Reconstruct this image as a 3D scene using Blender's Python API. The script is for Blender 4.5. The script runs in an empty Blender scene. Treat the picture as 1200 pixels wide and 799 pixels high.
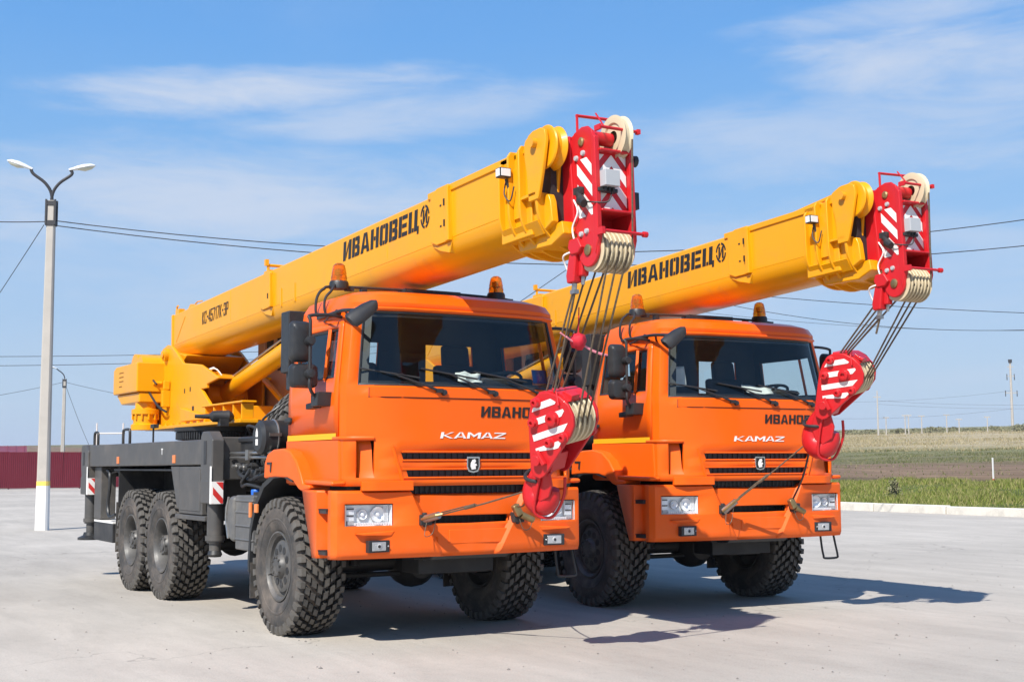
import bpy, bmesh, math, random
import numpy as np
from mathutils import Vector, Matrix, noise
random.seed(7)
rad = math.radians
S = bpy.context.scene
C = S.collection

# ------------------------------------------------------------------ camera
cam_d = bpy.data.cameras.new("camera")
cam = bpy.data.objects.new("camera", cam_d); C.objects.link(cam)
yaw, pitch, roll, fpx = 2.59778722, 0.0957507853, -0.00470153, 1504.729
fw = Vector((math.cos(yaw)*math.cos(pitch), math.sin(yaw)*math.cos(pitch), math.sin(pitch)))
rt = fw.cross(Vector((0, 0, 1))).normalized(); up = rt.cross(fw)
r2 = rt*math.cos(roll) + up*math.sin(roll); u2 = -rt*math.sin(roll) + up*math.cos(roll)
M = Matrix.Identity(4)
for i in range(3):
    M[i][0] = r2[i]; M[i][1] = u2[i]; M[i][2] = -fw[i]
M.translation = (11.06256, -5.438279, 1.504065)
cam.matrix_world = M
cam_d.sensor_width = 36.0; cam_d.lens = fpx/1200*36.0
cam_d.clip_start = 0.1; cam_d.clip_end = 30000
S.camera = cam

# ------------------------------------------------------------------ light
SUN = Vector((0.545, -0.825, 1.0)).normalized()     # direction towards the sun
el = math.asin(SUN.z); az = math.atan2(SUN.x, SUN.y)  # azimuth from +Y towards +X
sd = bpy.data.lights.new("sun", 'SUN'); sd.energy = 5.0; sd.angle = rad(0.5); sd.color = (1.0, 0.955, 0.88)
so = bpy.data.objects.new("sun", sd); C.objects.link(so)
so.rotation_euler = SUN.to_track_quat('Z', 'Y').to_euler(); so.location = (0, 0, 40)

W = bpy.data.worlds.new("World"); S.world = W; W.use_nodes = True
nt = W.node_tree; N = nt.nodes; L = nt.links
for n in list(N): N.remove(n)
def nn(tree, t, **k):
    n = tree.nodes.new(t)
    for a, b in k.items(): setattr(n, a, b)
    return n
def wm(op, a, b=None, c=None):
    n = nn(nt, 'ShaderNodeMath', operation=op)
    for i, v in enumerate((a, b, c)):
        if v is None: continue
        if isinstance(v, (int, float)): n.inputs[i].default_value = v
        else: L.new(v, n.inputs[i])
    return n.outputs[0]
def ss(v, lo, hi, o0=0.0, o1=1.0):
    n = nn(nt, 'ShaderNodeMapRange', interpolation_type='SMOOTHSTEP')
    L.new(v, n.inputs[0])
    for i, q in enumerate((lo, hi, o0, o1)): n.inputs[i+1].default_value = q
    return n.outputs[0]
sky = nn(nt, 'ShaderNodeTexSky', sky_type='NISHITA'); sky.sun_disc = False
sky.sun_elevation = el; sky.sun_rotation = az; sky.altitude = 100; sky.air_density = 1.0; sky.dust_density = 0.6; sky.ozone_density = 1.6
tc = nn(nt, 'ShaderNodeTexCoord')
sep = nn(nt, 'ShaderNodeSeparateXYZ'); L.new(tc.outputs['Generated'], sep.inputs[0])
dx, dy, dz = sep.outputs
# thin high cloud laid on a flat layer above the place (direction / height)
hz = wm('MAXIMUM', wm('ADD', dz, 0.06), 0.02)
px = wm('DIVIDE', dx, hz); py = wm('DIVIDE', dy, hz)
comb = nn(nt, 'ShaderNodeCombineXYZ'); L.new(px, comb.inputs[0]); L.new(py, comb.inputs[1])
mp = nn(nt, 'ShaderNodeMapping'); L.new(comb.outputs[0], mp.inputs[0])
mp.inputs['Rotation'].default_value = (0, 0, rad(-58)); mp.inputs['Scale'].default_value = (0.30, 0.75, 1); mp.inputs['Location'].default_value = (1.3, 0.35, 0)
n1 = nn(nt, 'ShaderNodeTexNoise'); n1.inputs['Scale'].default_value = 0.8; n1.inputs['Detail'].default_value = 9; n1.inputs['Roughness'].default_value = 0.58; n1.inputs['Distortion'].default_value = 0.5
L.new(mp.outputs[0], n1.inputs['Vector'])
n2 = nn(nt, 'ShaderNodeTexNoise'); n2.inputs['Scale'].default_value = 3.0; n2.inputs['Detail'].default_value = 8; n2.inputs['Roughness'].default_value = 0.65
L.new(mp.outputs[0], n2.inputs['Vector'])
veil = wm('MULTIPLY', ss(n1.outputs[0], 0.42, 0.78), ss(n2.outputs[0], 0.25, 0.8, 0.45, 1.0))
cl = wm('MULTIPLY', veil, 0.42)
# the long white streak and the patch at the upper right, as ellipses in azimuth / elevation broken up by noise
azm = wm('ARCTAN2', dy, dx); elv = wm('ARCSINE', dz)
n3 = nn(nt, 'ShaderNodeTexNoise'); n3.inputs['Scale'].default_value = 1.0; n3.inputs['Detail'].default_value = 12; n3.inputs['Roughness'].default_value = 0.66; n3.inputs['Distortion'].default_value = 0.35
c3 = nn(nt, 'ShaderNodeCombineXYZ'); L.new(azm, c3.inputs[0]); L.new(elv, c3.inputs[1])
mp3 = nn(nt, 'ShaderNodeMapping'); L.new(c3.outputs[0], mp3.inputs[0]); mp3.inputs['Rotation'].default_value = (0, 0, rad(-6)); mp3.inputs['Scale'].default_value = (7.5, 34, 1); L.new(mp3.outputs[0], n3.inputs['Vector'])
CLOUDS = ((2.792, 0.284, 0.179, 0.02, -0.07, 1.0), (2.685, 0.269, 0.153, 0.023, -0.12, 0.7), (2.25, 0.289, 0.153, 0.041, 0.1, 0.85), (2.332, 0.244, 0.253, 0.04, -0.0, 0.6), (2.836, 0.2, 0.312, 0.05, -0.03, 0.85), (2.292, 0.332, 0.126, 0.017, -0.05, 0.7), (2.571, 0.155, 0.598, 0.053, 0, 0.5))   # azimuth, elevation, half width, half height (radians), tilt, strength
for (a, e, hw, hh, tilt, k) in CLOUDS:
    u = wm('SUBTRACT', azm, a); v = wm('SUBTRACT', elv, e)
    v = wm('SUBTRACT', v, wm('MULTIPLY', u, tilt))
    q = wm('ADD', wm('POWER', wm('ABSOLUTE', wm('DIVIDE', u, hw)), 2.0), wm('POWER', wm('ABSOLUTE', wm('DIVIDE', v, hh)), 2.0))
    q = wm('ADD', q, wm('MULTIPLY', wm('SUBTRACT', n3.outputs[0], 0.5), 2.6))
    m = wm('MULTIPLY', ss(q, 1.25, -0.45), k)
    cl = wm('MAXIMUM', cl, m)
mixc = nn(nt, 'ShaderNodeMix', data_type='RGBA'); L.new(cl, mixc.inputs[0])
# clear air: the physical sky, its colour pulled towards the deep, even spring blue of that day
ramp = nn(nt, 'ShaderNodeValToRGB'); re_ = ramp.color_ramp
SKYC = ((0.0, (.43, .60, .80)), (.06, (.44, .61, .82)), (.11, (.38, .58, .85)), (.20, (.235, .505, .885)), (.32, (.132, .405, .88)), (.55, (.08, .28, .72)), (1.0, (.05, .19, .52)))
while len(re_.elements) < len(SKYC): re_.elements.new(.5)
for q_, (p_, c_) in zip(re_.elements, SKYC): q_.position = p_; q_.color = (*[v*.5 for v in c_], 1)
L.new(dz, ramp.inputs[0])
gain = nn(nt, 'ShaderNodeMix', data_type='RGBA', blend_type='MULTIPLY'); gain.inputs[0].default_value = 1; L.new(ramp.outputs[0], gain.inputs[6]); gain.inputs[7].default_value = (12.2, 12.2, 12.2, 1)
hs = nn(nt, 'ShaderNodeMix', data_type='RGBA'); hs.inputs[0].default_value = 0.88; L.new(sky.outputs[0], hs.inputs[6]); L.new(gain.outputs[2], hs.inputs[7])
L.new(hs.outputs[2], mixc.inputs[6])
mixc.inputs[7].default_value = (3.95, 4.45, 5.35, 1)
bg = nn(nt, 'ShaderNodeBackground'); bg.inputs[1].default_value = 0.12
L.new(mixc.outputs[2], bg.inputs[0])
wo = nn(nt, 'ShaderNodeOutputWorld'); L.new(bg.outputs[0], wo.inputs[0])
S.view_settings.view_transform = 'Standard'; S.view_settings.look = 'None'
S.view_settings.exposure = 0.42; S.view_settings.gamma = 1.0

# ------------------------------------------------------------------ materials
MT = {}
def mat(name, col, rough=0.5, metal=0.0, var=0.08, vs=3.0, dirt=None, ds=1.6, dlo=0.5, dhi=0.8, bump=0.0, bs=60, coat=0.0, spec=0.5, ripple=0.0, low=None):
    m = bpy.data.materials.new(name); m.use_nodes = True; t = m.node_tree
    b = t.nodes['Principled BSDF']
    tcn = nn(t, 'ShaderNodeTexCoord')
    nz = nn(t, 'ShaderNodeTexNoise'); nz.inputs['Scale'].default_value = vs; nz.inputs['Detail'].default_value = 6; nz.inputs['Roughness'].default_value = 0.6
    t.links.new(tcn.outputs['Object'], nz.inputs['Vector'])
    rmp = nn(t, 'ShaderNodeMapRange'); t.links.new(nz.outputs[0], rmp.inputs[0])
    rmp.inputs[1].default_value = 0.25; rmp.inputs[2].default_value = 0.75; rmp.inputs[3].default_value = 1-var; rmp.inputs[4].default_value = 1+var
    mx = nn(t, 'ShaderNodeMix', data_type='RGBA', blend_type='MULTIPLY'); mx.inputs[0].default_value = 1
    mx.inputs[6].default_value = (*col, 1); t.links.new(rmp.outputs[0], mx.inputs[7])
    out = mx.outputs[2]
    if dirt:
        nd = nn(t, 'ShaderNodeTexNoise'); nd.inputs['Scale'].default_value = ds; nd.inputs['Detail'].default_value = 9; nd.inputs['Roughness'].default_value = 0.7
        t.links.new(tcn.outputs['Object'], nd.inputs['Vector'])
        rd = nn(t, 'ShaderNodeMapRange', interpolation_type='SMOOTHSTEP'); t.links.new(nd.outputs[0], rd.inputs[0])
        rd.inputs[1].default_value = dlo; rd.inputs[2].default_value = dhi
        rd.inputs[4].default_value = dirt[3] if len(dirt) > 3 else 0.5
        m2 = nn(t, 'ShaderNodeMix', data_type='RGBA'); t.links.new(rd.outputs[0], m2.inputs[0])
        t.links.new(out, m2.inputs[6]); m2.inputs[7].default_value = (*dirt[:3], 1); out = m2.outputs[2]
    if low:     # road dust, thicker towards the wheels, broken up by noise
        sp_ = nn(t, 'ShaderNodeSeparateXYZ'); t.links.new(tcn.outputs['Object'], sp_.inputs[0])
        nl = nn(t, 'ShaderNodeTexNoise'); nl.inputs['Scale'].default_value = 4.5; nl.inputs['Detail'].default_value = 9; nl.inputs['Roughness'].default_value = .72; t.links.new(tcn.outputs['Object'], nl.inputs['Vector'])
        h1 = nn(t, 'ShaderNodeMath', operation='MULTIPLY_ADD'); t.links.new(nl.outputs[0], h1.inputs[0]); h1.inputs[1].default_value = 1.3; t.links.new(sp_.outputs[2], h1.inputs[2])
        rl = nn(t, 'ShaderNodeMapRange', interpolation_type='SMOOTHSTEP'); t.links.new(h1.outputs[0], rl.inputs[0]); rl.inputs[1].default_value = low[3]+.55; rl.inputs[2].default_value = low[3]-.45; rl.inputs[3].default_value = 0; rl.inputs[4].default_value = low[4]*.55
        m3 = nn(t, 'ShaderNodeMix', data_type='RGBA'); t.links.new(rl.outputs[0], m3.inputs[0]); t.links.new(out, m3.inputs[6]); m3.inputs[7].default_value = (*low[:3], 1); out = m3.outputs[2]
    t.links.new(out, b.inputs['Base Color'])
    if ripple:
        nr = nn(t, 'ShaderNodeTexNoise'); nr.inputs['Scale'].default_value = 2.6; nr.inputs['Detail'].default_value = 2; t.links.new(tcn.outputs['Object'], nr.inputs['Vector'])
        br = nn(t, 'ShaderNodeBump'); br.inputs['Strength'].default_value = ripple; br.inputs['Distance'].default_value = 0.03
        t.links.new(nr.outputs[0], br.inputs['Height']); t.links.new(br.outputs[0], b.inputs['Normal']); t.links.new(br.outputs[0], b.inputs['Coat Normal'])
    rr = nn(t, 'ShaderNodeMapRange'); t.links.new(nz.outputs[0], rr.inputs[0]); rr.inputs[1].default_value = 0.3; rr.inputs[2].default_value = 0.7
    rr.inputs[3].default_value = max(0.02, rough*0.8); rr.inputs[4].default_value = min(1, rough*1.2)
    t.links.new(rr.outputs[0], b.inputs['Roughness'])
    b.inputs['Metallic'].default_value = metal; b.inputs['Specular IOR Level'].default_value = spec
    if coat: b.inputs['Coat Weight'].default_value = coat; b.inputs['Coat Roughness'].default_value = 0.08
    if bump:
        nb = nn(t, 'ShaderNodeTexNoise'); nb.inputs['Scale'].default_value = bs; nb.inputs['Detail'].default_value = 6
        t.links.new(tcn.outputs['Object'], nb.inputs['Vector'])
        bp = nn(t, 'ShaderNodeBump'); bp.inputs['Strength'].default_value = bump; bp.inputs['Distance'].default_value = 0.01
        t.links.new(nb.outputs[0], bp.inputs['Height']); t.links.new(bp.outputs[0], b.inputs['Normal'])
    MT[name] = m; return m
DUST = (0.32, 0.29, 0.25)
mat('orange_paint', (0.84, 0.118, 0.0035), 0.34, var=0.03, vs=1.2, coat=0.10, spec=.28, dirt=(0.55, 0.18, 0.07, 0.20), ds=2.2, dlo=0.5, dhi=0.95, ripple=.10, low=(.50, .25, .13, 1.55, .35))
mat('orange_plastic', (0.84, 0.118, 0.005), 0.44, var=0.03, vs=1.5, spec=.30, dirt=(0.55, 0.21, 0.10, 0.25), ds=3, dlo=0.45, dhi=0.9, ripple=.08, low=(.50, .26, .14, 1.15, .40))
mat('yellow_paint', (0.77, 0.330, 0.003), 0.36, var=0.04, vs=1.0, coat=0.10, spec=.30, dirt=(0.42, 0.23, 0.07, 0.40), ds=3.2, dlo=0.5, dhi=0.80, ripple=.12)
mat('red_paint', (0.55, 0.013, 0.018), 0.38, var=0.05, vs=4, coat=0.12, spec=.4, dirt=(0.5, 0.10, 0.08, 0.3), ds=5, dlo=0.5, dhi=0.9)
mat('white_paint', (0.80, 0.78, 0.75), 0.5, var=0.05, vs=6, dirt=(0.5, 0.35, 0.28, 0.35), ds=9, dlo=0.5, dhi=0.9)
mat('grey_paint', (0.070, 0.067, 0.064), 0.45, var=0.16, vs=2, dirt=(0.20, 0.17, 0.14, 0.5), ds=2.5, dlo=0.42, dhi=0.85)
mat('dark_paint', (0.022, 0.022, 0.023), 0.5, var=0.2, vs=3, dirt=(0.11, 0.10, 0.09, 0.5), ds=4, dlo=0.45, dhi=0.8)
mat('black_plastic', (0.022, 0.023, 0.025), 0.48, var=0.12, vs=8, dirt=(0.08, 0.075, 0.07, 0.4), ds=6, dlo=0.45, dhi=0.85, bump=0.05, bs=300)
mat('tank_plastic', (0.10, 0.10, 0.10), 0.55, var=0.1, vs=5, dirt=(0.24, 0.22, 0.19, 0.6), ds=4, dlo=0.4, dhi=0.8)
mat('under_black', (0.012, 0.012, 0.013), 0.6, var=0.2, vs=3, dirt=(0.05, 0.045, 0.04, 0.5), ds=4, dlo=0.45, dhi=0.8)
mat('rubber', (0.036, 0.035, 0.034), 0.8, var=0.15, vs=5, dirt=(0.165, 0.135, 0.11, 0.8), ds=3.1, dlo=0.34, dhi=0.70, bump=0.15, bs=90)
mat('tread_rubber', (0.020, 0.0195, 0.019), 0.8, var=0.2, vs=9, dirt=(0.07, 0.06, 0.05, 0.6), ds=6, dlo=0.42, dhi=0.72, bump=0.2, bs=60)
mat('worn_tread', (0.100, 0.092, 0.082), 0.85, var=0.25, vs=7, dirt=(0.05, 0.047, 0.043, 0.8), ds=5, dlo=0.45, dhi=0.72, bump=0.2, bs=70)
mat('rim_steel', (0.085, 0.083, 0.08), 0.5, metal=0.25, var=0.1, vs=6, dirt=(0.24, 0.21, 0.18, 0.6), ds=5, dlo=0.42, dhi=0.75)
mat('interior', (0.045, 0.043, 0.042), 0.8, var=0.1)
mat('seat_fabric', (0.035, 0.036, 0.042), 0.95, var=0.15, vs=20)
mat('black_print', (0.014, 0.012, 0.011), 0.5, var=0.1)
mat('faded_print', (0.22, 0.09, 0.01), 0.6)
mat('chrome', (0.75, 0.76, 0.78), 0.16, metal=1.0, var=0.05)
mat('steel', (0.42, 0.41, 0.39), 0.38, metal=0.9, var=0.12, vs=12)
mat('reflector_bowl', (0.86, 0.87, 0.88), 0.30, metal=0.25, var=0.05)
mat('fog_reflector', (0.55, 0.56, 0.57), 0.25, metal=0.6, var=0.15, vs=25)
mat('rope_steel', (0.13, 0.095, 0.062), 0.55, metal=0.35, var=0.4, vs=40)
mat('brass', (0.34, 0.25, 0.12), 0.42, metal=0.8, var=0.25, vs=14)
mat('greasy_groove', (0.42, 0.34, 0.21), 0.5, var=0.3, vs=12, dirt=(0.16, 0.11, 0.06, 0.6), ds=9, dlo=0.4, dhi=0.7)
mat('nylon', (0.60, 0.50, 0.33), 0.5, var=0.07, vs=4, dirt=(0.35, 0.27, 0.16, 0.55), ds=7, dlo=0.5, dhi=0.85)
mat('yellow_tape', (0.88, 0.42, 0.004), 0.5, var=0.05)
mat('reflector_red', (0.60, 0.035, 0.03), 0.35, var=0.08)
mat('reflector_amber', (0.75, 0.22, 0.06), 0.3, var=0.08)
mat('grey_box', (0.42, 0.43, 0.44), 0.5, var=0.05)
mat('tan_panel', (0.50, 0.32, 0.21), 0.4, var=0.08, vs=1.5, dirt=(0.28, 0.2, 0.16, 0.4))
mat('paper', (0.72, 0.74, 0.72), 0.8, var=0.08, vs=12)
mat('blue_card', (0.02, 0.09, 0.33), 0.5, var=0.1)
mat('blue_cap', (0.02, 0.14, 0.60), 0.4, var=0.05)
mat('concrete_post', (0.44, 0.405, 0.36), 0.85, var=0.1, vs=2.5, dirt=(0.30, 0.28, 0.25, 0.5), ds=1.5, dlo=0.45, dhi=0.8, bump=0.3, bs=40)
mat('post_white', (0.72, 0.71, 0.68), 0.8, var=0.06, vs=3, dirt=(0.4, 0.37, 0.33, 0.5), ds=3)
mat('post_yellow', (0.75, 0.55, 0.12), 0.8, var=0.1, vs=5)
mat('maroon_sheet', (0.145, 0.010, 0.022), 0.4, var=0.06, vs=0.6, dirt=(0.16, 0.05, 0.05, 0.35), ds=0.8)
mat('roof_red', (0.22, 0.032, 0.038), 0.5, var=0.12, vs=1.2)
mat('house_wall', (0.55, 0.52, 0.48), 0.9, var=0.06)
mat('kerb_white', (0.66, 0.62, 0.54), 0.85, var=0.1, vs=1.2, dirt=(0.36, 0.33, 0.29, 0.55), ds=2.6, dlo=0.42, dhi=0.74, bump=0.6, bs=14)
mat('pale_pipe', (0.62, 0.55, 0.50), 0.6, var=0.08)
mat('lamp_shell', (0.72, 0.74, 0.75), 0.4, var=0.05)
mat('lamp_diffuser', (0.55, 0.55, 0.45), 0.25, var=0.05)
mat('grit_stone', (0.22, 0.20, 0.18), 0.9, var=0.4, vs=3)
mat('wire', (0.03, 0.03, 0.035), 0.6)
mat('bark', (0.12, 0.09, 0.06), 0.9, var=0.2)
mat('shrub_leaf', (0.075, 0.085, 0.035), 0.8, var=0.3, vs=0.9)
mat('ribbon', (0.55, 0.012, 0.03), 0.7, var=0.15, vs=30)
mat('pink_cord', (0.75, 0.25, 0.3), 0.7)

def glass_mat(name, tint, refl=1.0):
    m = bpy.data.materials.new(name); m.use_nodes = True; t = m.node_tree
    for n in list(t.nodes): t.nodes.remove(n)
    tr = nn(t, 'ShaderNodeBsdfTransparent'); tr.inputs[0].default_value = (*tint, 1)
    gl = nn(t, 'ShaderNodeBsdfGlossy'); gl.inputs['Roughness'].default_value = 0.02; gl.inputs[0].default_value = (refl, refl, refl, 1)
    lw = nn(t, 'ShaderNodeLayerWeight'); lw.inputs[0].default_value = .5
    pw = nn(t, 'ShaderNodeMath', operation='POWER'); t.links.new(lw.outputs['Facing'], pw.inputs[0]); pw.inputs[1].default_value = 5
    fr = nn(t, 'ShaderNodeMath', operation='MULTIPLY_ADD'); t.links.new(pw.outputs[0], fr.inputs[0]); fr.inputs[1].default_value = .94; fr.inputs[2].default_value = .038
    mx = nn(t, 'ShaderNodeMixShader'); t.links.new(fr.outputs[0], mx.inputs[0]); t.links.new(tr.outputs[0], mx.inputs[1]); t.links.new(gl.outputs[0], mx.inputs[2])
    o = nn(t, 'ShaderNodeOutputMaterial'); t.links.new(mx.outputs[0], o.inputs[0])
    MT[name] = m
glass_mat('glass', (0.82, 0.87, 0.85)); glass_mat('side_glass', (0.82, 0.87, 0.86)); glass_mat('lens_glass', (0.95, 0.96, 0.97))
def amber():
    m = bpy.data.materials.new('amber_lens'); m.use_nodes = True; t = m.node_tree; b = t.nodes['Principled BSDF']
    b.inputs['Base Color'].default_value = (1.0, 0.30, 0.015, 1); b.inputs['Roughness'].default_value = 0.12
    b.inputs['Transmission Weight'].default_value = 0.8; b.inputs['IOR'].default_value = 1.2; b.inputs['Coat Weight'].default_value = 0.5
    MT['amber_lens'] = m
amber()

# ------------------------------------------------------------------ mesh builder
def tag(o, label=None, cat=None, group=None, kind=None):
    if label: o['label'] = label
    if cat: o['category'] = cat
    if group: o['group'] = group
    if kind: o['kind'] = kind
    return o
def empty(name, loc=(0, 0, 0), label=None, cat=None, group=None):
    o = bpy.data.objects.new(name, None); C.objects.link(o); o.location = loc; o.empty_display_size = 0.3
    return tag(o, label, cat, group)
class MB:
    def __init__(s, X=None): s.v = []; s.f = []; s.m = []; s.X = X; s.cm = 0
    def mt(s, i): s.cm = i; return s
    def add(s, vs, fs):
        o = len(s.v)
        for p in vs:
            p = Vector(p); s.v.append(s.X @ p if s.X else p)
        for f in fs: s.f.append(tuple(i+o for i in f)); s.m.append(s.cm)
        return s
    def box(s, c, d, R=None):
        x, y, z = d[0]/2, d[1]/2, d[2]/2; c = Vector(c)
        P = [Vector((a*x, b*y, e*z)) for e in (-1, 1) for a, b in ((-1, -1), (1, -1), (1, 1), (-1, 1))]
        if R: P = [R @ p for p in P]
        return s.add([c+p for p in P], [(3, 2, 1, 0), (4, 5, 6, 7), (0, 1, 5, 4), (1, 2, 6, 5), (2, 3, 7, 6), (3, 0, 4, 7)])
    def bb(s, x0, x1, y0, y1, z0, z1): return s.box(((x0+x1)/2, (y0+y1)/2, (z0+z1)/2), (x1-x0, y1-y0, z1-z0))
    def prism(s, poly, ax, a, b):
        n = len(poly)
        def P(p, t): return (p[0], t, p[1]) if ax == 'y' else (t, p[0], p[1]) if ax == 'x' else (p[0], p[1], t)
        vs = [P(p, a) for p in poly] + [P(p, b) for p in poly]
        fs = [tuple(range(n-1, -1, -1)), tuple(range(n, 2*n))] + [(i, (i+1) % n, n+(i+1) % n, n+i) for i in range(n)]
        return s.add(vs, fs)
    def loft(s, rings, cap=True, closed=True):
        n = len(rings[0]); vs = [p for r in rings for p in r]; fs = []
        for j in range(len(rings)-1):
            for i in range(n if closed else n-1):
                k = (i+1) % n; fs.append((j*n+i, j*n+k, (j+1)*n+k, (j+1)*n+i))
        if cap: fs += [tuple(range(n-1, -1, -1)), tuple((len(rings)-1)*n+i for i in range(n))]
        return s.add(vs, fs)
    def frame(s, d):
        d = Vector(d).normalized(); a = Vector((0, 0, 1)) if abs(d.z) < 0.9 else Vector((1, 0, 0))
        u = d.cross(a).normalized(); return u, d.cross(u)
    def cyl(s, p0, p1, r0, r1=None, n=16, cap=True):
        if r1 is None: r1 = r0
        p0 = Vector(p0); p1 = Vector(p1); u, w = s.frame(p1-p0)
        R = [[p+(u*math.cos(t)+w*math.sin(t))*r for t in [2*math.pi*i/n for i in range(n)]] for p, r in ((p0, r0), (p1, r1))]
        return s.loft(R, cap)
    def lathe(s, prof, o, d, n=32, cap=False):
        o = Vector(o); d = Vector(d).normalized(); u, w = s.frame(d)
        R = [[o+d*h+(u*math.cos(t)+w*math.sin(t))*r for t in [2*math.pi*i/n for i in range(n)]] for r, h in prof]
        return s.loft(R, cap)
    def tube(s, pts, r, n=8, cap=True):
        pts = [Vector(p) for p in pts]; R = []; u = None
        for i, p in enumerate(pts):
            d = (pts[min(i+1, len(pts)-1)]-pts[max(i-1, 0)]).normalized()
            if u is None: u, w = s.frame(d)
            else:
                u = (u-d*u.dot(d)).normalized(); w = d.cross(u)
            rr = r[i] if isinstance(r, (list, tuple)) else r
            R.append([p+(u*math.cos(t)+w*math.sin(t))*rr for t in [2*math.pi*k/n for k in range(n)]])
        return s.loft(R, cap)
    def mesh(s, name, mats, smooth=32, recalc=True):
        me = bpy.data.meshes.new(name); me.from_pydata([tuple(p) for p in s.v], [], s.f)
        for k in (mats if isinstance(mats, (list, tuple)) else [mats]): me.materials.append(MT[k])
        me.polygons.foreach_set('material_index', s.m)
        if recalc:
            bm = bmesh.new(); bm.from_mesh(me); bmesh.ops.recalc_face_normals(bm, faces=bm.faces); bm.to_mesh(me); bm.free()
        if smooth:
            me.shade_smooth(); me.set_sharp_from_angle(angle=rad(smooth))
        me.update(); return me
    def build(s, name, mats, parent=None, bevel=0.0, smooth=32, solid=None, recalc=True, seg=2):
        o = bpy.data.objects.new(name, s.mesh(name, mats, smooth, recalc)); C.objects.link(o)
        if parent: o.parent = parent
        if solid:
            md = o.modifiers.new('thickness', 'SOLIDIFY'); md.thickness = solid[0]; md.offset = -1
            if len(solid) > 1: md.material_offset = solid[1]; md.material_offset_rim = solid[2]
        if bevel:
            md = o.modifiers.new('bevel', 'BEVEL'); md.width = bevel; md.segments = seg; md.limit_method = 'ANGLE'; md.angle_limit = rad(35); md.harden_normals = True
        return o
def split(mb, name, mats, parent=None, **k):
    """one object for each separate piece of the mesh"""
    par = list(range(len(mb.v)))
    def find(i):
        while par[i] != i: par[i] = par[par[i]]; i = par[i]
        return i
    for f in mb.f:
        a = find(f[0])
        for i in f[1:]: par[find(i)] = a
    groups = {}
    for f, m in zip(mb.f, mb.m): groups.setdefault(find(f[0]), []).append((f, m))
    for g in groups.values():
        n = MB(); idx = {}
        for f, m in g:
            for i in f:
                if i not in idx: idx[i] = len(n.v); n.v.append(mb.v[i])
            n.f.append(tuple(idx[i] for i in f)); n.m.append(m)
        n.build(name, mats, parent, **k)
def link(name, me, parent, loc=(0, 0, 0), rot=None):
    o = bpy.data.objects.new(name, me); C.objects.link(o); o.parent = parent; o.location = loc
    if rot: o.rotation_euler = rot
    return o
def arc(c, r, a0, a1, n): return [(c[0]+r*math.cos(rad(a0+(a1-a0)*i/n)), c[1]+r*math.sin(rad(a0+(a1-a0)*i/n))) for i in range(n+1)]
def smoothpath(pts, k=6):
    pts = [Vector(p) for p in pts]; out = []
    for i in range(len(pts)-1):
        a, b, c, d = pts[max(i-1, 0)], pts[i], pts[i+1], pts[min(i+2, len(pts)-1)]
        for j in range(k):
            t = j/k; out.append(0.5*((2*b)+(c-a)*t+(2*a-5*b+4*c-d)*t*t+(3*b-a-3*c+d)*t**3))
    out.append(pts[-1]); return out

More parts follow.
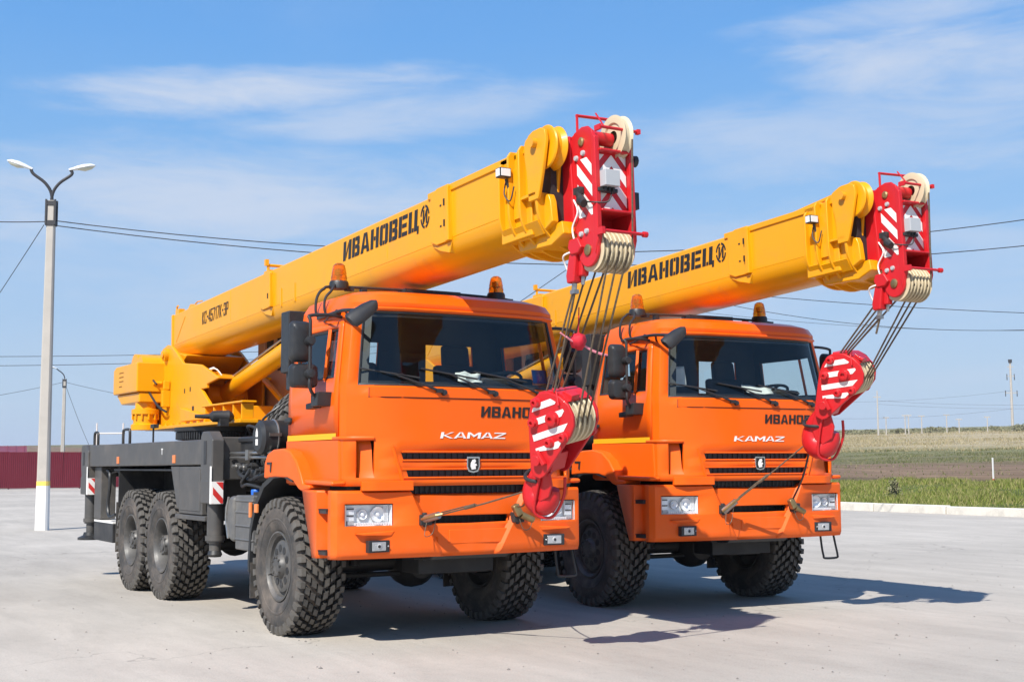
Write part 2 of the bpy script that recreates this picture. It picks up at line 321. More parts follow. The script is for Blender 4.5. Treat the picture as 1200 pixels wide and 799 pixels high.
# ------------------------------------------------------------------ lettering (block stencil letters as polygons)
def bar(x0, y0, x1, y1): return [(x0, y0), (x1, y0), (x1, y1), (x0, y1)]
T = 0.25
def glyphs(ch, w, t=T, g=0.0):
    h = 1.0; tv = t*0.72; q = []
    L_ = bar(0, 0, t, h); R_ = bar(w-t, 0, w, h)
    mid = 0.5
    if ch == 'И': q = [L_, R_, [(t+g, 0.10), (w-t-g, 0.62), (w-t-g, 0.90), (t+g, 0.38)]]
    elif ch == 'Н' or ch == 'H': q = [L_, R_, bar(t+g, mid-tv/2, w-t-g, mid+tv/2)]
    elif ch == 'В': q = [L_, bar(t+g, 1-tv, w-t, 1), bar(t+g, mid-tv/2, w-t, mid+tv/2), bar(t+g, 0, w-t, tv), [(w-t, mid+.04), (w-.06*w, mid+.06), (w-.03*w, mid+.14), (w-.03*w, .90), (w-.1*w, 1), (w-t, 1)], [(w-t, 0), (w-.08*w, 0), (w, .1), (w, mid-.1), (w-.06*w, mid+.02), (w-t, mid+.02)]]
    elif ch in 'АA': q = [[(0, 0), (t, 0), (w/2-.02+t*.12, 1), (w/2-t*.62, 1)], [(w, 0), (w-t, 0), (w/2+.02-t*.12, 1), (w/2+t*.62, 1)], bar(w*.27+g*.6, .20, w*.73-g*.6, .20+tv*.8)]
    elif ch in 'О0': q = [[(0, .1), (.1*w, 0), (t, 0), (t, 1), (.1*w, 1), (0, .9)], [(w-t, 0), (w-.1*w, 0), (w, .1), (w, .9), (w-.1*w, 1), (w-t, 1)], bar(t+g, 0, w-t-g, tv), bar(t+g, 1-tv, w-t-g, 1)]
    elif ch == 'Е': q = [L_, bar(t+g, 0, w, tv), bar(t+g, mid-tv/2, w*.92, mid+tv/2), bar(t+g, 1-tv, w, 1)]
    elif ch == 'Ц': q = [bar(0, 0, t, h), bar(w*.86-t, 0, w*.86, h), bar(t+g, 0, w*.86-t-g, tv), bar(w*.86, 0, w+.02, tv), bar(w-.13, -.17, w+.02, 0)]
    elif ch == 'К' or ch == 'K': q = [L_, [(t+g, .42), (w-t*1.15, 1), (w, 1), (t+g+.14, .5)], [(t+g, .58), (t+g+.1, .58), (w, 0), (w-t*1.15, 0), (t+g, .42)]]
    elif ch == 'С': q = [[(0, .1), (.1*w, 0), (t, 0), (t, 1), (.1*w, 1), (0, .9)], bar(t, 0, w, tv), bar(t, 1-tv, w, 1), bar(w-t, tv, w, .32), bar(w-t, .68, w, 1-tv)]
    elif ch == '-': q = [bar(.05, .42, w-.05, .58)]
    elif ch == '4': q = [bar(w-t-.06, 0, w-.06, 1), bar(0, .22, w, .22+tv), [(0, .22+tv), (t*.9, .22+tv), (w-t-.06, .9), (w-t-.06, 1), (w-t*1.5-.06, 1)]]
    elif ch == '5': q = [bar(0, 1-tv, w, 1), bar(0, .48, t, 1-tv), bar(t, .48, w-t, .48+tv), bar(w-t, .08, w, .60), bar(0, 0, w-t*.3, tv), bar(0, tv, t, .28)]
    elif ch == '7': q = [bar(0, 1-tv, w, 1), [(w*.18, 0), (w*.18+t, 0), (w, 1-tv), (w-t, 1-tv)]]
    elif ch == '1': q = [bar(w*.5-t*.3, 0, w*.5+t*.7, 1), [(w*.05, .72), (w*.5-t*.3, .80), (w*.5-t*.3, 1)]]
    elif ch == '3': q = [bar(0, 1-tv, w-t*.4, 1), bar(w*.3, mid-tv/2, w-t, mid+tv/2), bar(0, 0, w-t*.4, tv), bar(w-t, .06, w, .94), bar(0, tv, t, .28), bar(0, .72, t, 1-tv)]
    elif ch == 'Р': q = [L_, bar(t, 1-tv, w-t, 1), bar(t, .40, w-t, .40+tv), [(w-t, .40), (w-.08*w, .40), (w, .48), (w, .92), (w-.08*w, 1), (w-t, 1)]]
    elif ch == 'M': q = [L_, R_, [(t, 1), (t, .70), (w/2, .20), (w/2, .55)], [(w-t, 1), (w-t, .70), (w/2, .20), (w/2, .55)]]
    elif ch == 'Z': q = [bar(0, 1-tv, w, 1), bar(0, 0, w, tv), [(0, tv), (t*1.3, tv), (w, 1-tv), (w-t*1.3, 1-tv)]]
    return q
def word(mb, text, widths, gap, height, width, place, t=T, g=0.0, slant=0.0, depth=0.0025):
    ws = [widths.get(c, widths['*']) for c in text]; tot = sum(ws)+gap*(len(text)-1); x = 0; sx = width/tot
    for c, w in zip(text, ws):
        for poly in glyphs(c, w, t, g):
            pts = [((x+p[0]+slant*p[1])*sx, p[1]*height) for p in poly]
            a = [place(u, v, 0) for u, v in pts]; b = [place(u, v, depth) for u, v in pts]; n = len(a)
            mb.add(a+b, [tuple(range(n)), tuple(range(2*n-1, n-1, -1))]+[(i, (i+1) % n, n+(i+1) % n, n+i) for i in range(n)])
        x += w+gap

# ------------------------------------------------------------------ setting: ground, terrain, kerb
def lay(o): return tag(o, kind='structure')
def groundmat():
    m = bpy.data.materials.new('dusty_concrete'); m.use_nodes = True; t = m.node_tree; b = t.nodes['Principled BSDF']
    g = nn(t, 'ShaderNodeTexCoord')
    def nz(scale, det=8, ro=.6, dist=0, stretch=None):
        n = nn(t, 'ShaderNodeTexNoise'); n.inputs['Scale'].default_value = scale; n.inputs['Detail'].default_value = det; n.inputs['Roughness'].default_value = ro; n.inputs['Distortion'].default_value = dist
        if stretch:
            mp = nn(t, 'ShaderNodeMapping'); mp.inputs['Scale'].default_value = stretch; mp.inputs['Rotation'].default_value = (0, 0, rad(12)); t.links.new(g.outputs['Object'], mp.inputs[0]); t.links.new(mp.outputs[0], n.inputs['Vector'])
        else: t.links.new(g.outputs['Object'], n.inputs['Vector'])
        return n.outputs[0]
    def rng(v, a, b_, c, d, sm=True):
        n = nn(t, 'ShaderNodeMapRange'); n.interpolation_type = 'SMOOTHSTEP' if sm else 'LINEAR'
        t.links.new(v, n.inputs[0])
        for i, q in enumerate((a, b_, c, d)): n.inputs[i+1].default_value = q
        return n.outputs[0]
    def mulc(a, v):
        n = nn(t, 'ShaderNodeMix', data_type='RGBA', blend_type='MULTIPLY'); n.inputs[0].default_value = 1
        if isinstance(a, tuple): n.inputs[6].default_value = a
        else: t.links.new(a, n.inputs[6])
        t.links.new(v, n.inputs[7]); return n.outputs[2]
    c = mulc((0.472, 0.430, 0.374, 1), rng(nz(0.16, 6), .3, .7, .84, 1.08))
    c = mulc(c, rng(nz(1.3, 9, .7, .4, (0.35, 1.6, 1)), .3, .75, .88, 1.06))
    c = mulc(c, rng(nz(70, 4, .7), .25, .75, .86, 1.12))
    c = mulc(c, rng(nz(9, 8, .75), .28, .5, .88, 1.0))
    c = mulc(c, rng(nz(160, 2, .5), .68, .74, 1.0, .55))      # grit
    c = mulc(c, rng(nz(.55, 7, .75), .62, .80, 1.0, .86))    # old stains
    # faint cracks: narrow bands where two noises meet
    vo = nn(t, 'ShaderNodeTexVoronoi', feature='DISTANCE_TO_EDGE'); vo.inputs['Scale'].default_value = 0.11
    ds = nn(t, 'ShaderNodeTexNoise'); ds.inputs['Scale'].default_value = 0.7; ds.inputs['Detail'].default_value = 8; t.links.new(g.outputs['Object'], ds.inputs['Vector'])
    va = nn(t, 'ShaderNodeVectorMath', operation='MULTIPLY_ADD'); t.links.new(ds.outputs[1], va.inputs[0]); va.inputs[1].default_value = (2.6, 2.6, 0); t.links.new(g.outputs['Object'], va.inputs[2])
    t.links.new(va.outputs[0], vo.inputs['Vector'])
    c = mulc(c, rng(vo.outputs['Distance'], 0.0, 0.0018, .72, 1.0))
    t.links.new(c, b.inputs['Base Color']); b.inputs['Roughness'].default_value = 0.9; b.inputs['Specular IOR Level'].default_value = 0.25
    bp = nn(t, 'ShaderNodeBump'); bp.inputs['Strength'].default_value = 0.35; bp.inputs['Distance'].default_value = 0.006
    t.links.new(nz(45, 6, .7), bp.inputs['Height']); t.links.new(bp.outputs[0], b.inputs['Normal'])
    MT['dusty_concrete'] = m
groundmat()
def kerb_y(x): return 25.0-0.055*(x+15)
LX0, LX1, LY0 = -84.0, 60.0, -90.0
mb = MB(); mb.add([(LX0, LY0, 0), (LX1, LY0, 0), (LX1, kerb_y(LX1), 0), (LX0, kerb_y(LX0), 0)], [(0, 1, 2, 3)])
lay(mb.build('ground', 'dusty_concrete', smooth=0, recalc=False))

HT = [(0, -0.06), (3, 0.06), (8, 0.26), (17, .66), (50, 1.42), (125, 4.4), (295, 11.2), (500, 18.5), (800, 27), (1500, 40), (3000, 72), (4500, 98), (6500, 112), (9000, 60)]
def hgt(d):
    for (a, b), (c, e) in zip(HT, HT[1:]):
        if d <= c: return b+(e-b)*(d-a)/(c-a)
    return HT[-1][1]
def terrain_z(x, y):
    oy = max(0.0, y-kerb_y(x)); ox = max(0.0, LX0-x); d = math.hypot(ox, oy)
    if d <= 0: return -0.06
    wgt = 0.52+0.48*(oy/d)
    z = hgt(d)*wgt
    if d > 1200: z += 16*(noise.noise(Vector((x/1800, y/1800, 3)))) * min(1, (d-1200)/2000)
    if d > 4: z += 0.16*noise.noise(Vector((x/6, y/6, 0)))*min(1, d/30)+0.05*noise.noise(Vector((x/1.5, y/1.5, 7)))*min(1, d/10)*(1 if d < 120 else 0)
    return z
def fieldmat():
    m = bpy.data.materials.new('steppe'); m.use_nodes = True; t = m.node_tree; b = t.nodes['Principled BSDF']
    g = nn(t, 'ShaderNodeTexCoord'); sp = nn(t, 'ShaderNodeSeparateXYZ'); t.links.new(g.outputs['Object'], sp.inputs[0])
    def nz(scale, det=8, st=(1, 1, 1)):
        mp = nn(t, 'ShaderNodeMapping'); mp.inputs['Scale'].default_value = st; t.links.new(g.outputs['Object'], mp.inputs[0])
        n = nn(t, 'ShaderNodeTexNoise'); n.inputs['Scale'].default_value = scale; n.inputs['Detail'].default_value = det; n.inputs['Roughness'].default_value = .65; t.links.new(mp.outputs[0], n.inputs['Vector']); return n.outputs[0]
    def ma(op, a, b_):
        n = nn(t, 'ShaderNodeMath', operation=op)
        for i, v in enumerate((a, b_)):
            if isinstance(v, (int, float)): n.inputs[i].default_value = v
            else: t.links.new(v, n.inputs[i])
        return n.outputs[0]
    d = ma('ADD', ma('SUBTRACT', sp.outputs[1], 24.2), ma('MULTIPLY', sp.outputs[0], 0.055))
    d = ma('MULTIPLY', d, ma('ADD', 0.72, ma('MULTIPLY', nz(0.06, 6, (0.5, 1, 1)), 0.56)))
    cr = nn(t, 'ShaderNodeValToRGB'); e = cr.color_ramp
    t.links.new(ma('POWER', ma('DIVIDE', ma('MAXIMUM', d, 0.001), 900.0), 0.4), cr.inputs[0])
    f = lambda m_: (m_/900)**0.4
    cols = [(0, (.095, .12, .03)), (13, (.095, .115, .035)), (17, (.10, .085, .045)), (21, (.20, .136, .088)), (44, (.19, .130, .088)), (52, (.15, .135, .07)), (88, (.18, .175, .09)), (108, (.36, .30, .19)), (250, (.42, .35, .235)), (305, (.24, .23, .14)), (520, (.19, .20, .12)), (900, (.18, .195, .125))]
    while len(e.elements) < len(cols): e.elements.new(.5)
    for q, (p, cc) in zip(e.elements, cols): q.position = f(p); q.color = (*cc, 1)
    mx = nn(t, 'ShaderNodeMix', data_type='RGBA', blend_type='MULTIPLY'); mx.inputs[0].default_value = 1; t.links.new(cr.outputs[0], mx.inputs[6])
    r = nn(t, 'ShaderNodeMapRange'); t.links.new(nz(0.5, 9, (.35, 1, 1)), r.inputs[0]); r.inputs[1].default_value = .3; r.inputs[2].default_value = .7; r.inputs[3].default_value = .62; r.inputs[4].default_value = 1.35
    t.links.new(r.outputs[0], mx.inputs[7])
    t.links.new(mx.outputs[2], b.inputs['Base Color']); b.inputs['Roughness'].default_value = 1; b.inputs['Specular IOR Level'].default_value = .1
    MT['steppe'] = m
fieldmat()
def terrain():
    def axis(lo, hi, edge, fine):
        a = [edge]; st = fine; x = edge
        while x < hi: x += st; a.append(x); st *= 1.10
        return a
    ys = [kerb_y(0)+2.5+v for v in axis(0, 9500, 0, 0.7)]; ys = [22.5, 24.0, 25.0, 26.0, 27.0]+ys[1:]
    xs = sorted([-60+v for v in axis(0, 5000, 0, 1.6)] + [-60-v for v in axis(0, 9500, 0, 1.6)][1:])
    # south part west of the lot only needs a coarse net
    ys = [-9000, -5000, -2500, -1200, -600, -300, -150, -80, -40, -15, 0, 12]+ys
    nx = len(xs); vs = []; fs = []
    for y in ys:
        for x in xs:
            vs.append((x, y, terrain_z(x, y) if not (x > LX0+1 and y < kerb_y(x)-.6) else -0.4))
    for j in range(len(ys)-1):
        for i in range(nx-1):
            fs.append((j*nx+i, j*nx+i+1, (j+1)*nx+i+1, (j+1)*nx+i))
    m = MB(); m.v = [Vector(v) for v in vs]; m.f = fs; m.m = [0]*len(fs)
    o = m.build('terrain', 'steppe', smooth=180, recalc=False); lay(o)
terrain()
kerb = lay(empty('kerb'))
x = -62.0
while x < 24:
    ln = 2.95; g = 0.03+random.uniform(0, .05)
    y0 = kerb_y(x+ln/2); a = math.atan(-0.055)+random.uniform(-.006, .006)
    o = MB().box((0, 0, 0.03), (ln-g, 0.26, 0.42)).build('kerb_stone', 'kerb_white', kerb, bevel=.025)
    o.location = (x+ln/2, y0+.13+random.uniform(-.015, .015), random.uniform(-.012, .012)); o.rotation_euler = (random.uniform(-.01, .01), random.uniform(-.006, .006), a)
    x += ln

# grass verge beyond the kerb (stuff)
def leafmat(name, cols):
    m = bpy.data.materials.new(name); m.use_nodes = True; t = m.node_tree; b = t.nodes['Principled BSDF']
    gi = nn(t, 'ShaderNodeNewGeometry'); cr = nn(t, 'ShaderNodeValToRGB')
    t.links.new(gi.outputs['Random Per Island'], cr.inputs[0])
    e = cr.color_ramp
    while len(e.elements) < len(cols): e.elements.new(.5)
    for i, (q, cc) in enumerate(zip(e.elements, cols)): q.position = i/(len(cols)-1); q.color = (*cc, 1)
    t.links.new(cr.outputs[0], b.inputs['Base Color']); b.inputs['Roughness'].default_value = .8; b.inputs['Specular IOR Level'].default_value = .2
    MT[name] = m
leafmat('grass_blades', [(.095, .135, .018), (.145, .185, .03), (.19, .215, .045), (.25, .24, .08), (.36, .30, .14)])
leafmat('weed_blades', [(.075, .10, .03), (.11, .125, .045), (.16, .16, .07), (.24, .20, .11)])
leafmat('dry_grass', [(.22, .18, .09), (.34, .27, .15), (.42, .35, .21), (.17, .17, .07)])
leafmat('shrub_leaf', [(.13, .135, .065), (.19, .185, .10), (.24, .22, .13)])
def blades(name, matn, n, gen, hmin, hmax, wdt, label=None):
    vs = []; fs = []
    for i in range(n):
        x, y, k = gen()
        z = terrain_z(x, y)-.03; h = random.uniform(hmin, hmax)*k; a = random.uniform(0, 6.28); lx, ly = random.gauss(0, .35)*h, random.gauss(0, .35)*h
        w = wdt*random.uniform(.6, 1.3); c, s_ = math.cos(a)*w, math.sin(a)*w
        b = len(vs); vs += [(x-c, y-s_, z), (x+c, y+s_, z), (x+lx*.45+c*.7, y+ly*.45+s_*.7, z+h*.6), (x+lx*.45-c*.7, y+ly*.45-s_*.7, z+h*.6), (x+lx, y+ly, z+h)]; fs += [(b, b+1, b+2, b+3), (b+3, b+2, b+4)]
    me = bpy.data.meshes.new(name); me.from_pydata(vs, [], fs); me.materials.append(MT[matn])
    o = bpy.data.objects.new(name, me); C.objects.link(o); return tag(o, label, kind='stuff')
def gen_verge():
    while True:
        x = random.uniform(-34, -6); y = kerb_y(x)+.3+17*random.random()**1.1
        k = .45+1.3*max(0, noise.noise(Vector((x*.35, y*.35, 1)))+.35)
        if random.random() < k*.9: return x, y, k
blades('grass', 'grass_blades', 72000, gen_verge, .09, .27, .014)
def gen_dry():
    while True:
        y = 25+88+170*random.random(); t_ = random.random(); d = (y+5.4)/.80
        x = 11-d*(.56+.30*t_); k = .5+1.2*max(0, noise.noise(Vector((x*.05, y*.05, 5)))+.3)
        if random.random() < k: return x, y, k
blades('tall_dry_grass', 'dry_grass', 26000, gen_dry, .15, .42, .05)
def gen_mid():
    while True:
        y = 25+16+78*random.random(); d = (y+5.4)/.80; x = 11-d*(.56+.32*random.random()); dd = y-kerb_y(x)
        n_ = noise.noise(Vector((x*.10, y*.16, 9)))
        p_ = .05 if dd < 50 else (.25+.9*max(0, n_+.15))
        if random.random() < p_: return x, y, .45+max(0, n_)*1.2
blades('weeds', 'weed_blades', 13000, gen_mid, .08, .30, .035)
#@@SETTING2
# ------------------------------------------------------------------ truck crane (x forward, y to its left, front axle at x = 0)
def sym(f): f(-1); f(1)
RT = 0.62     # tyre radius
def tyre_mesh():
    mb = MB()
    prof = [(.30, -.16), (.335, -.192), (.40, -.208), (.47, -.212), (.53, -.204), (.565, -.19), (.575, -.168), (.578, -.08), (.578, 0), (.578, .08), (.575, .168), (.565, .19), (.53, .204), (.47, .212), (.40, .208), (.335, .192), (.30, .16), (.28, .15), (.28, -.15), (.30, -.16)]
    mb.lathe(prof, (0, 0, 0), (0, 1, 0), 56)
    # raised ring and bead lines on the sidewall
    for s in (-1, 1):
        mb.lathe([(.405, s*.206), (.412, s*.2125), (.425, s*.2135), (.432, s*.209)], (0, 0, 0), (0, 1, 0), 56)
    NP = 34
    def P(th, r, v): return Vector((r*math.cos(th), v, r*math.sin(th)))
    def block(th, v, du, dv, skew, r0, r1, drop=0.0):
        # block on the tread: du along the circumference, dv across, skewed
        vs = []
        for r, k in ((r0, 1.0), (r1, .86)):
            for a, b in ((-1, -1), (1, -1), (1, 1), (-1, 1)):
                vv = v+b*dv*k; rr = r-drop*max(0, abs(vv)-.12)
                vs.append(P(th+(a*du*k+skew*b*dv*k)/RT, rr, vv))
        mb.mt(1); mb.add(vs, [(0, 1, 5, 4), (1, 2, 6, 5), (2, 3, 7, 6), (3, 0, 4, 7)]); mb.mt(2); mb.add(vs[4:], [(0, 1, 2, 3)])
    st = 2*math.pi/NP
    for i in range(NP):
        for s in (-1, 1):
            o = 0 if s > 0 else .5
            block((i+o)*st, s*.030, .037, .0245, s*.50, .57, RT+.002)
            block((i+o+.46)*st, s*.087, .037, .0245, s*.55, .57, RT)
            block((i+o+.92)*st, s*.141, .037, .022, s*.55, .57, RT-.003, .1)
            # shoulder lug running down onto the sidewall
            mb.mt(2); th = (i+o+1.36)*st; a = .032; vs = []
            for rr, v in ((.575, .166), (RT-.010, .166), (RT-.016, .205), (.575, .218), (.530, .2175), (.525, .19)):
                for q in (-1, 1): vs.append(P(th+q*a*(1 if i % 2 else .86)/RT, rr, s*v))
            fs = [(0, 2, 3, 1), (2, 4, 5, 3), (4, 6, 7, 5), (6, 8, 9, 7), (8, 10, 11, 9), (10, 0, 1, 11), (0, 10, 8, 6, 4, 2), (1, 3, 5, 7, 9, 11)]
            mb.add(vs, fs)
    return mb.mesh('tyre', ['rubber', 'tread_rubber', 'worn_tread'], 30)
TYRE = tyre_mesh()
def rim_front():
    mb = MB()   # outer face towards -y
    mb.lathe([(.30, -.165), (.312, -.175), (.312, -.188), (.298, -.19), (.288, -.172), (.272, -.16), (.268, -.13), (.262, -.12), (.240, -.125), (.228, -.150), (.205, -.160), (.11, -.162), (.10, -.19), (.085, -.205), (.045, -.21), (0.0, -.21)], (0, 0, 0), (0, 1, 0), 40)
    mb.lathe([(.30, .165), (.30, .19), (.275, .17), (.265, .08), (.20, .02), (0, .02)], (0, 0, 0), (0, 1, 0), 32)
    for i in range(10):
        a = 2*math.pi*i/10; mb.cyl((.085*math.cos(a), -.19, .085*math.sin(a)), (.085*math.cos(a), -.218, .085*math.sin(a)), .011, n=6)
    mb.mt(1)
    for i in range(10):
        a = 2*math.pi*(i+.5)/10; c = Vector((.160*math.cos(a), -.1615, .160*math.sin(a)))
        mb.cyl(c+Vector((0, .02, 0)), c+Vector((0, -.003, 0)), .034, n=14)
    mb.mt(0)
    mb.tube([(.215, -.155, -.10), (.24, -.165, -.11), (.280, -.18, -.12)], .006, 6)
    return mb.mesh('wheel', ['rim_steel', 'dark_paint'], 35)
def rim_rear():
    mb = MB()
    mb.lathe([(.30, -.165), (.312, -.175), (.312, -.188), (.298, -.19), (.286, -.17), (.272, -.15), (.262, -.02), (.255, .02), (.20, .03), (.17, .02), (.165, -.02), (.135, -.03), (.130, -.09), (.118, -.10), (.112, -.145), (.095, -.165), (.06, -.165), (.055, -.18), (0, -.18)], (0, 0, 0), (0, 1, 0), 40)
    mb.lathe([(.30, .165), (.30, .19), (.275, .17), (.265, .08), (.20, .06), (0, .06)], (0, 0, 0), (0, 1, 0), 32)
    for i in range(10):
        a = 2*math.pi*i/10; mb.cyl((.185*math.cos(a), .03, .185*math.sin(a)), (.185*math.cos(a), -.03, .185*math.sin(a)), .016, n=6)
    for i in range(8):
        a = 2*math.pi*(i+.3)/8; mb.cyl((.10*math.cos(a), -.15, .10*math.sin(a)), (.10*math.cos(a), -.178, .10*math.sin(a)), .012, n=6)
    mb.tube([(.10, -.10, -.02), (.16, -.13, -.06), (.22, -.10, -.10), (.262, -.09, -.12)], .009, 6)
    mb.box((.17, -.07, .06), (.16, .05, .05), Matrix.Rotation(.4, 3, 'Y'))
    return mb.mesh('wheel', ['rim_steel', 'dark_paint'], 35)
RIMF = rim_front(); RIMR = rim_rear()

BT = math.atan(0.033)
BX = Matrix.Translation((0, 0, 3.795)) @ Matrix.Rotation(-BT, 4, 'Y')   # boom frame: u forward, w up, origin on the top edge
BXT = BX @ Matrix.Translation((-.045, 0, 0)) @ Matrix.Diagonal((1, .86, 1, 1))
def boomplace(side, u0, w0):
    def f(u, v, d): return BX @ Vector((u0+u, side*(.32+.0015+d), w0+v))
    return f

def cab_ring(z):
    k = max(0, (z-2.17)/.63)
    ty = 1-.088*min(k, 1)
    if z > 2.80:
        for (z0, a), (z1, b) in zip(((2.80, .912), (2.88, .905), (2.95, .875), (2.99, .80), (3.015, .66)), ((2.88, .905), (2.95, .875), (2.99, .80), (3.015, .66), (9, .6))):
            if z0 <= z <= z1: ty = a+(b-a)*(z-z0)/(z1-z0); break
    fx = -.10*min(k, 1); rx = .05*min(k, 1)
    if z > 2.81:
        tb = ((2.80, -.10, .05), (2.88, -.095, .06), (2.95, -.13, .10), (2.99, -.24, .17), (3.015, -.42, .30))
        for (z0, a, c), (z1, b, d) in zip(tb, tb[1:]):
            if z0 <= z <= z1: q = (z-z0)/(z1-z0); fx = a+(b-a)*q; rx = c+(d-c)*q
    lo = .028 if z < 1.73 else 0.0
    g = .66 if z > 1.62 else .60+.07*(z-1.40)/.21
    P = [(-.03, 0), (-.03, .27), (-.03, .82), (-.03, 1.05), (.0, 1.12), (.12, 1.135), (.84, 1.135), (1.05, 1.135), (1.15, 1.127+lo*.3), (1.215, 1.095+lo), (1.262+lo, 1.015+lo), (1.335+lo*.5, .90), (1.377, g), (1.397, .22), (1.40, 0)]
    R = []
    for i, (x, y) in enumerate(P):
        xx = x+(fx*min(1, max(0, (x-.5)/.6)) if x > .5 else rx*min(1, max(0, (.3-x)/.3)))
        R.append((xx, -y*ty, z))
    return R
CZ = [1.33, 1.40, 1.465, 1.545, 1.61, 1.715, 1.74, 2.07, 2.17, 2.24, 2.66, 2.80, 2.88, 2.95, 2.99, 3.015]

def build_crane(root):
    part = lambda mb, name, mats, parent=root, **k: mb.build(name, mats, parent, **k)
    # ---- wheels
    for x, kind in ((0, RIMF), (-3.69, RIMR), (-5.01, RIMR)):
        for s in (-1, 1):
            w = link('wheel', kind, root, (x, s*1.025, .606), (random.uniform(0, 0), 0, 0 if s < 0 else math.pi))
            w.rotation_euler = (0, (2.4 if x == 0 else random.uniform(0, 6)), 0) if s < 0 else (0, random.uniform(0, 6), math.pi)
            link('tyre', TYRE, w)
    w = link('spare_wheel', RIMR, root, (-1.06, -.33, 1.71), (0, 0, rad(-90))); link('tyre', TYRE, w)
    # ---- chassis frame, axles
    mb = MB()
    for s in (-1, 1):
        mb.bb(-7.3, 1.05, s*.43-.04, s*.43+.04, .93, 1.22)
    for x in (-7.2, -6.2, -5.0, -3.7, -2.4, -1.0, .9): mb.bb(x-.06, x+.06, -.39, .39, .96, 1.18)
    mb.bb(-1.6, 1.0, -.36, .36, .80, 1.38)          # engine block
    mb.bb(.75, 1.12, -.42, .42, .70, 1.30)          # radiator as a plain dark box, added to block light under the cab
    mb.bb(.70, 1.20, -.95, .95, .74, .90)           # bumper beam
    mb.bb(-.35, .9, -.8, .8, 1.22, 1.34)            # cab floor
    mb.bb(-2.3, -1.2, -.25, .25, .60, .95)          # transfer box
    part(mb, 'chassis_frame', ['under_black'], bevel=.008)
    for x in (0, -3.69, -5.01):
        mb = MB(); mb.cyl((x, -.85, .606), (x, .85, .606), .085, n=16)
        mb.lathe([(0, -.24), (.13, -.22), (.21, -.10), (.225, 0), (.21, .10), (.13, .22), (0, .24)], (x, .12, .58), (1, 0, 0), 20)
        for s in (-1, 1): mb.cyl((x, s*.8, .606), (x, s*.98, .606), .16, n=16)
        part(mb, 'axle', ['under_black'])
    for s in (-1, 1):
        mb = MB()
        for k in range(7): mb.tube([(-.75+.09*k, s*.50, .86-.02*k), (0, s*.50, .77-.014*k), (.75-.09*k, s*.50, .86-.02*k)], .018, 4)
        mb.cyl((.28, s*.6, .60), (.20, s*.58, 1.15), .045, n=10)
        part(mb, 'leaf_spring', ['dark_paint'])
        mb = MB()
        for k in range(7): mb.tube([(-5.1+.1*k, s*.53, .74-.014*k), (-4.35, s*.53, .92-.016*k), (-3.6-.1*k, s*.53, .74-.014*k)], .022, 4)
        part(mb, 'leaf_spring', ['dark_paint'])
    mb = MB(); mb.cyl((.0, .20, .62), (-2.0, .05, .78), .05, n=10); mb.cyl((-2.0, 0, .8), (-3.6, .1, .65), .055, n=10); mb.cyl((-3.8, .1, .65), (-4.9, .1, .65), .05, n=10)
    split(mb, 'drive_shaft', ['under_black'], root)
    mb = MB(); mb.cyl((.10, -.80, .50), (.10, .80, .50), .025, n=8); mb.cyl((-.22, -.80, .55), (-.22, .80, .55), .03, n=8)
    mb.bb(.40, .62, .15, .60, .52, .72); mb.bb(.65, .98, -.30, .45, .56, .72)
    split(mb, 'steering_rod', ['under_black'], root, bevel=.006)

    # ---- cab
    mb = MB(); n = 15
    rings = []
    for z in CZ:
        h = cab_ring(z); rings.append(h+[(p[0], -p[1], p[2]) for p in h[-2:0:-1]])
    nn_ = len(rings[0])
    def half(c): return c if c < n-1 else nn_-1-c
    skip = set()
    for r in (8, 9, 10):
        for k in (10, 11, 12, 13): skip.add((r, k))
    for k in (5, 6, 1): skip.add((9, k))
    for r in (1, 3):
        for k in (12, 13): skip.add((r, k))
    for r in (1, 2, 3, 4): skip.add((r, 10))
    vs = [p for r in rings for p in r]; fs = []
    for r in range(len(CZ)-1):
        for c in range(nn_):
            if (r, half(c)) in skip: continue
            c2 = (c+1) % nn_; fs.append((r*nn_+c, r*nn_+c2, (r+1)*nn_+c2, (r+1)*nn_+c))
    fs.append(tuple((len(CZ)-1)*nn_+i for i in range(nn_)))
    mb.add(vs, fs)
    cab = part(mb, 'cab', ['orange_paint', 'interior'], solid=(.028, 1, 0), smooth=28)
    cp = lambda mb, name, mats, **k: mb.build(name, mats, cab, **k)
    # interior
    mb = MB(); mb.bb(.02, 1.12, -1.04, 1.04, 1.36, 1.42); mb.bb(-.0, .03, -.25, .25, 1.4, 2.9)
    mb.bb(-.1, .7, -.35, .35, 1.4, 1.85)
    cp(mb, 'cab_floor', ['interior'])
    mb = MB(); mb.prism([(.92, 1.45), (1.22, 1.45), (1.24, 2.06), (1.18, 2.17), (1.0, 2.22), (.92, 2.12)], 'y', -.90, .90)
    mb.prism([(.86, 2.0), (1.0, 2.0), (1.05, 2.28), (.90, 2.30)], 'y', .30, .85)
    cp(mb, 'dashboard', ['interior'], bevel=.02)
    for y in (.55, -.55):
        mb = MB(); mb.bb(.18, .66, y-.25, y+.25, 1.62, 1.78); mb.prism([(.10, 1.75), (.24, 1.75), (.15, 2.46), (.04, 2.46)], 'y', y-.24, y+.24); mb.prism([(.05, 2.44), (.14, 2.44), (.10, 2.66), (.03, 2.66)], 'y', y-.15, y+.15)
        mb.bb(.2, .6, y-.2, y+.2, 1.4, 1.62)
        cp(mb, 'seat', ['seat_fabric'], bevel=.035)
    mb = MB(); cw = Vector((.80, .60, 2.26)); ax = Vector((-.35, 0, .94)).normalized(); u, w_ = mb.frame(ax)
    mb.tube([cw+(u*math.cos(t)+w_*math.sin(t))*.23 for t in [2*math.pi*i/28 for i in range(29)]], .016, 8)
    for t in (.5, 2.6, 4.7): mb.tube([cw, cw+(u*math.cos(t)+w_*math.sin(t))*.22], .014, 6)
    mb.cyl(cw, (1.0, .60, 1.9), .03, n=10)
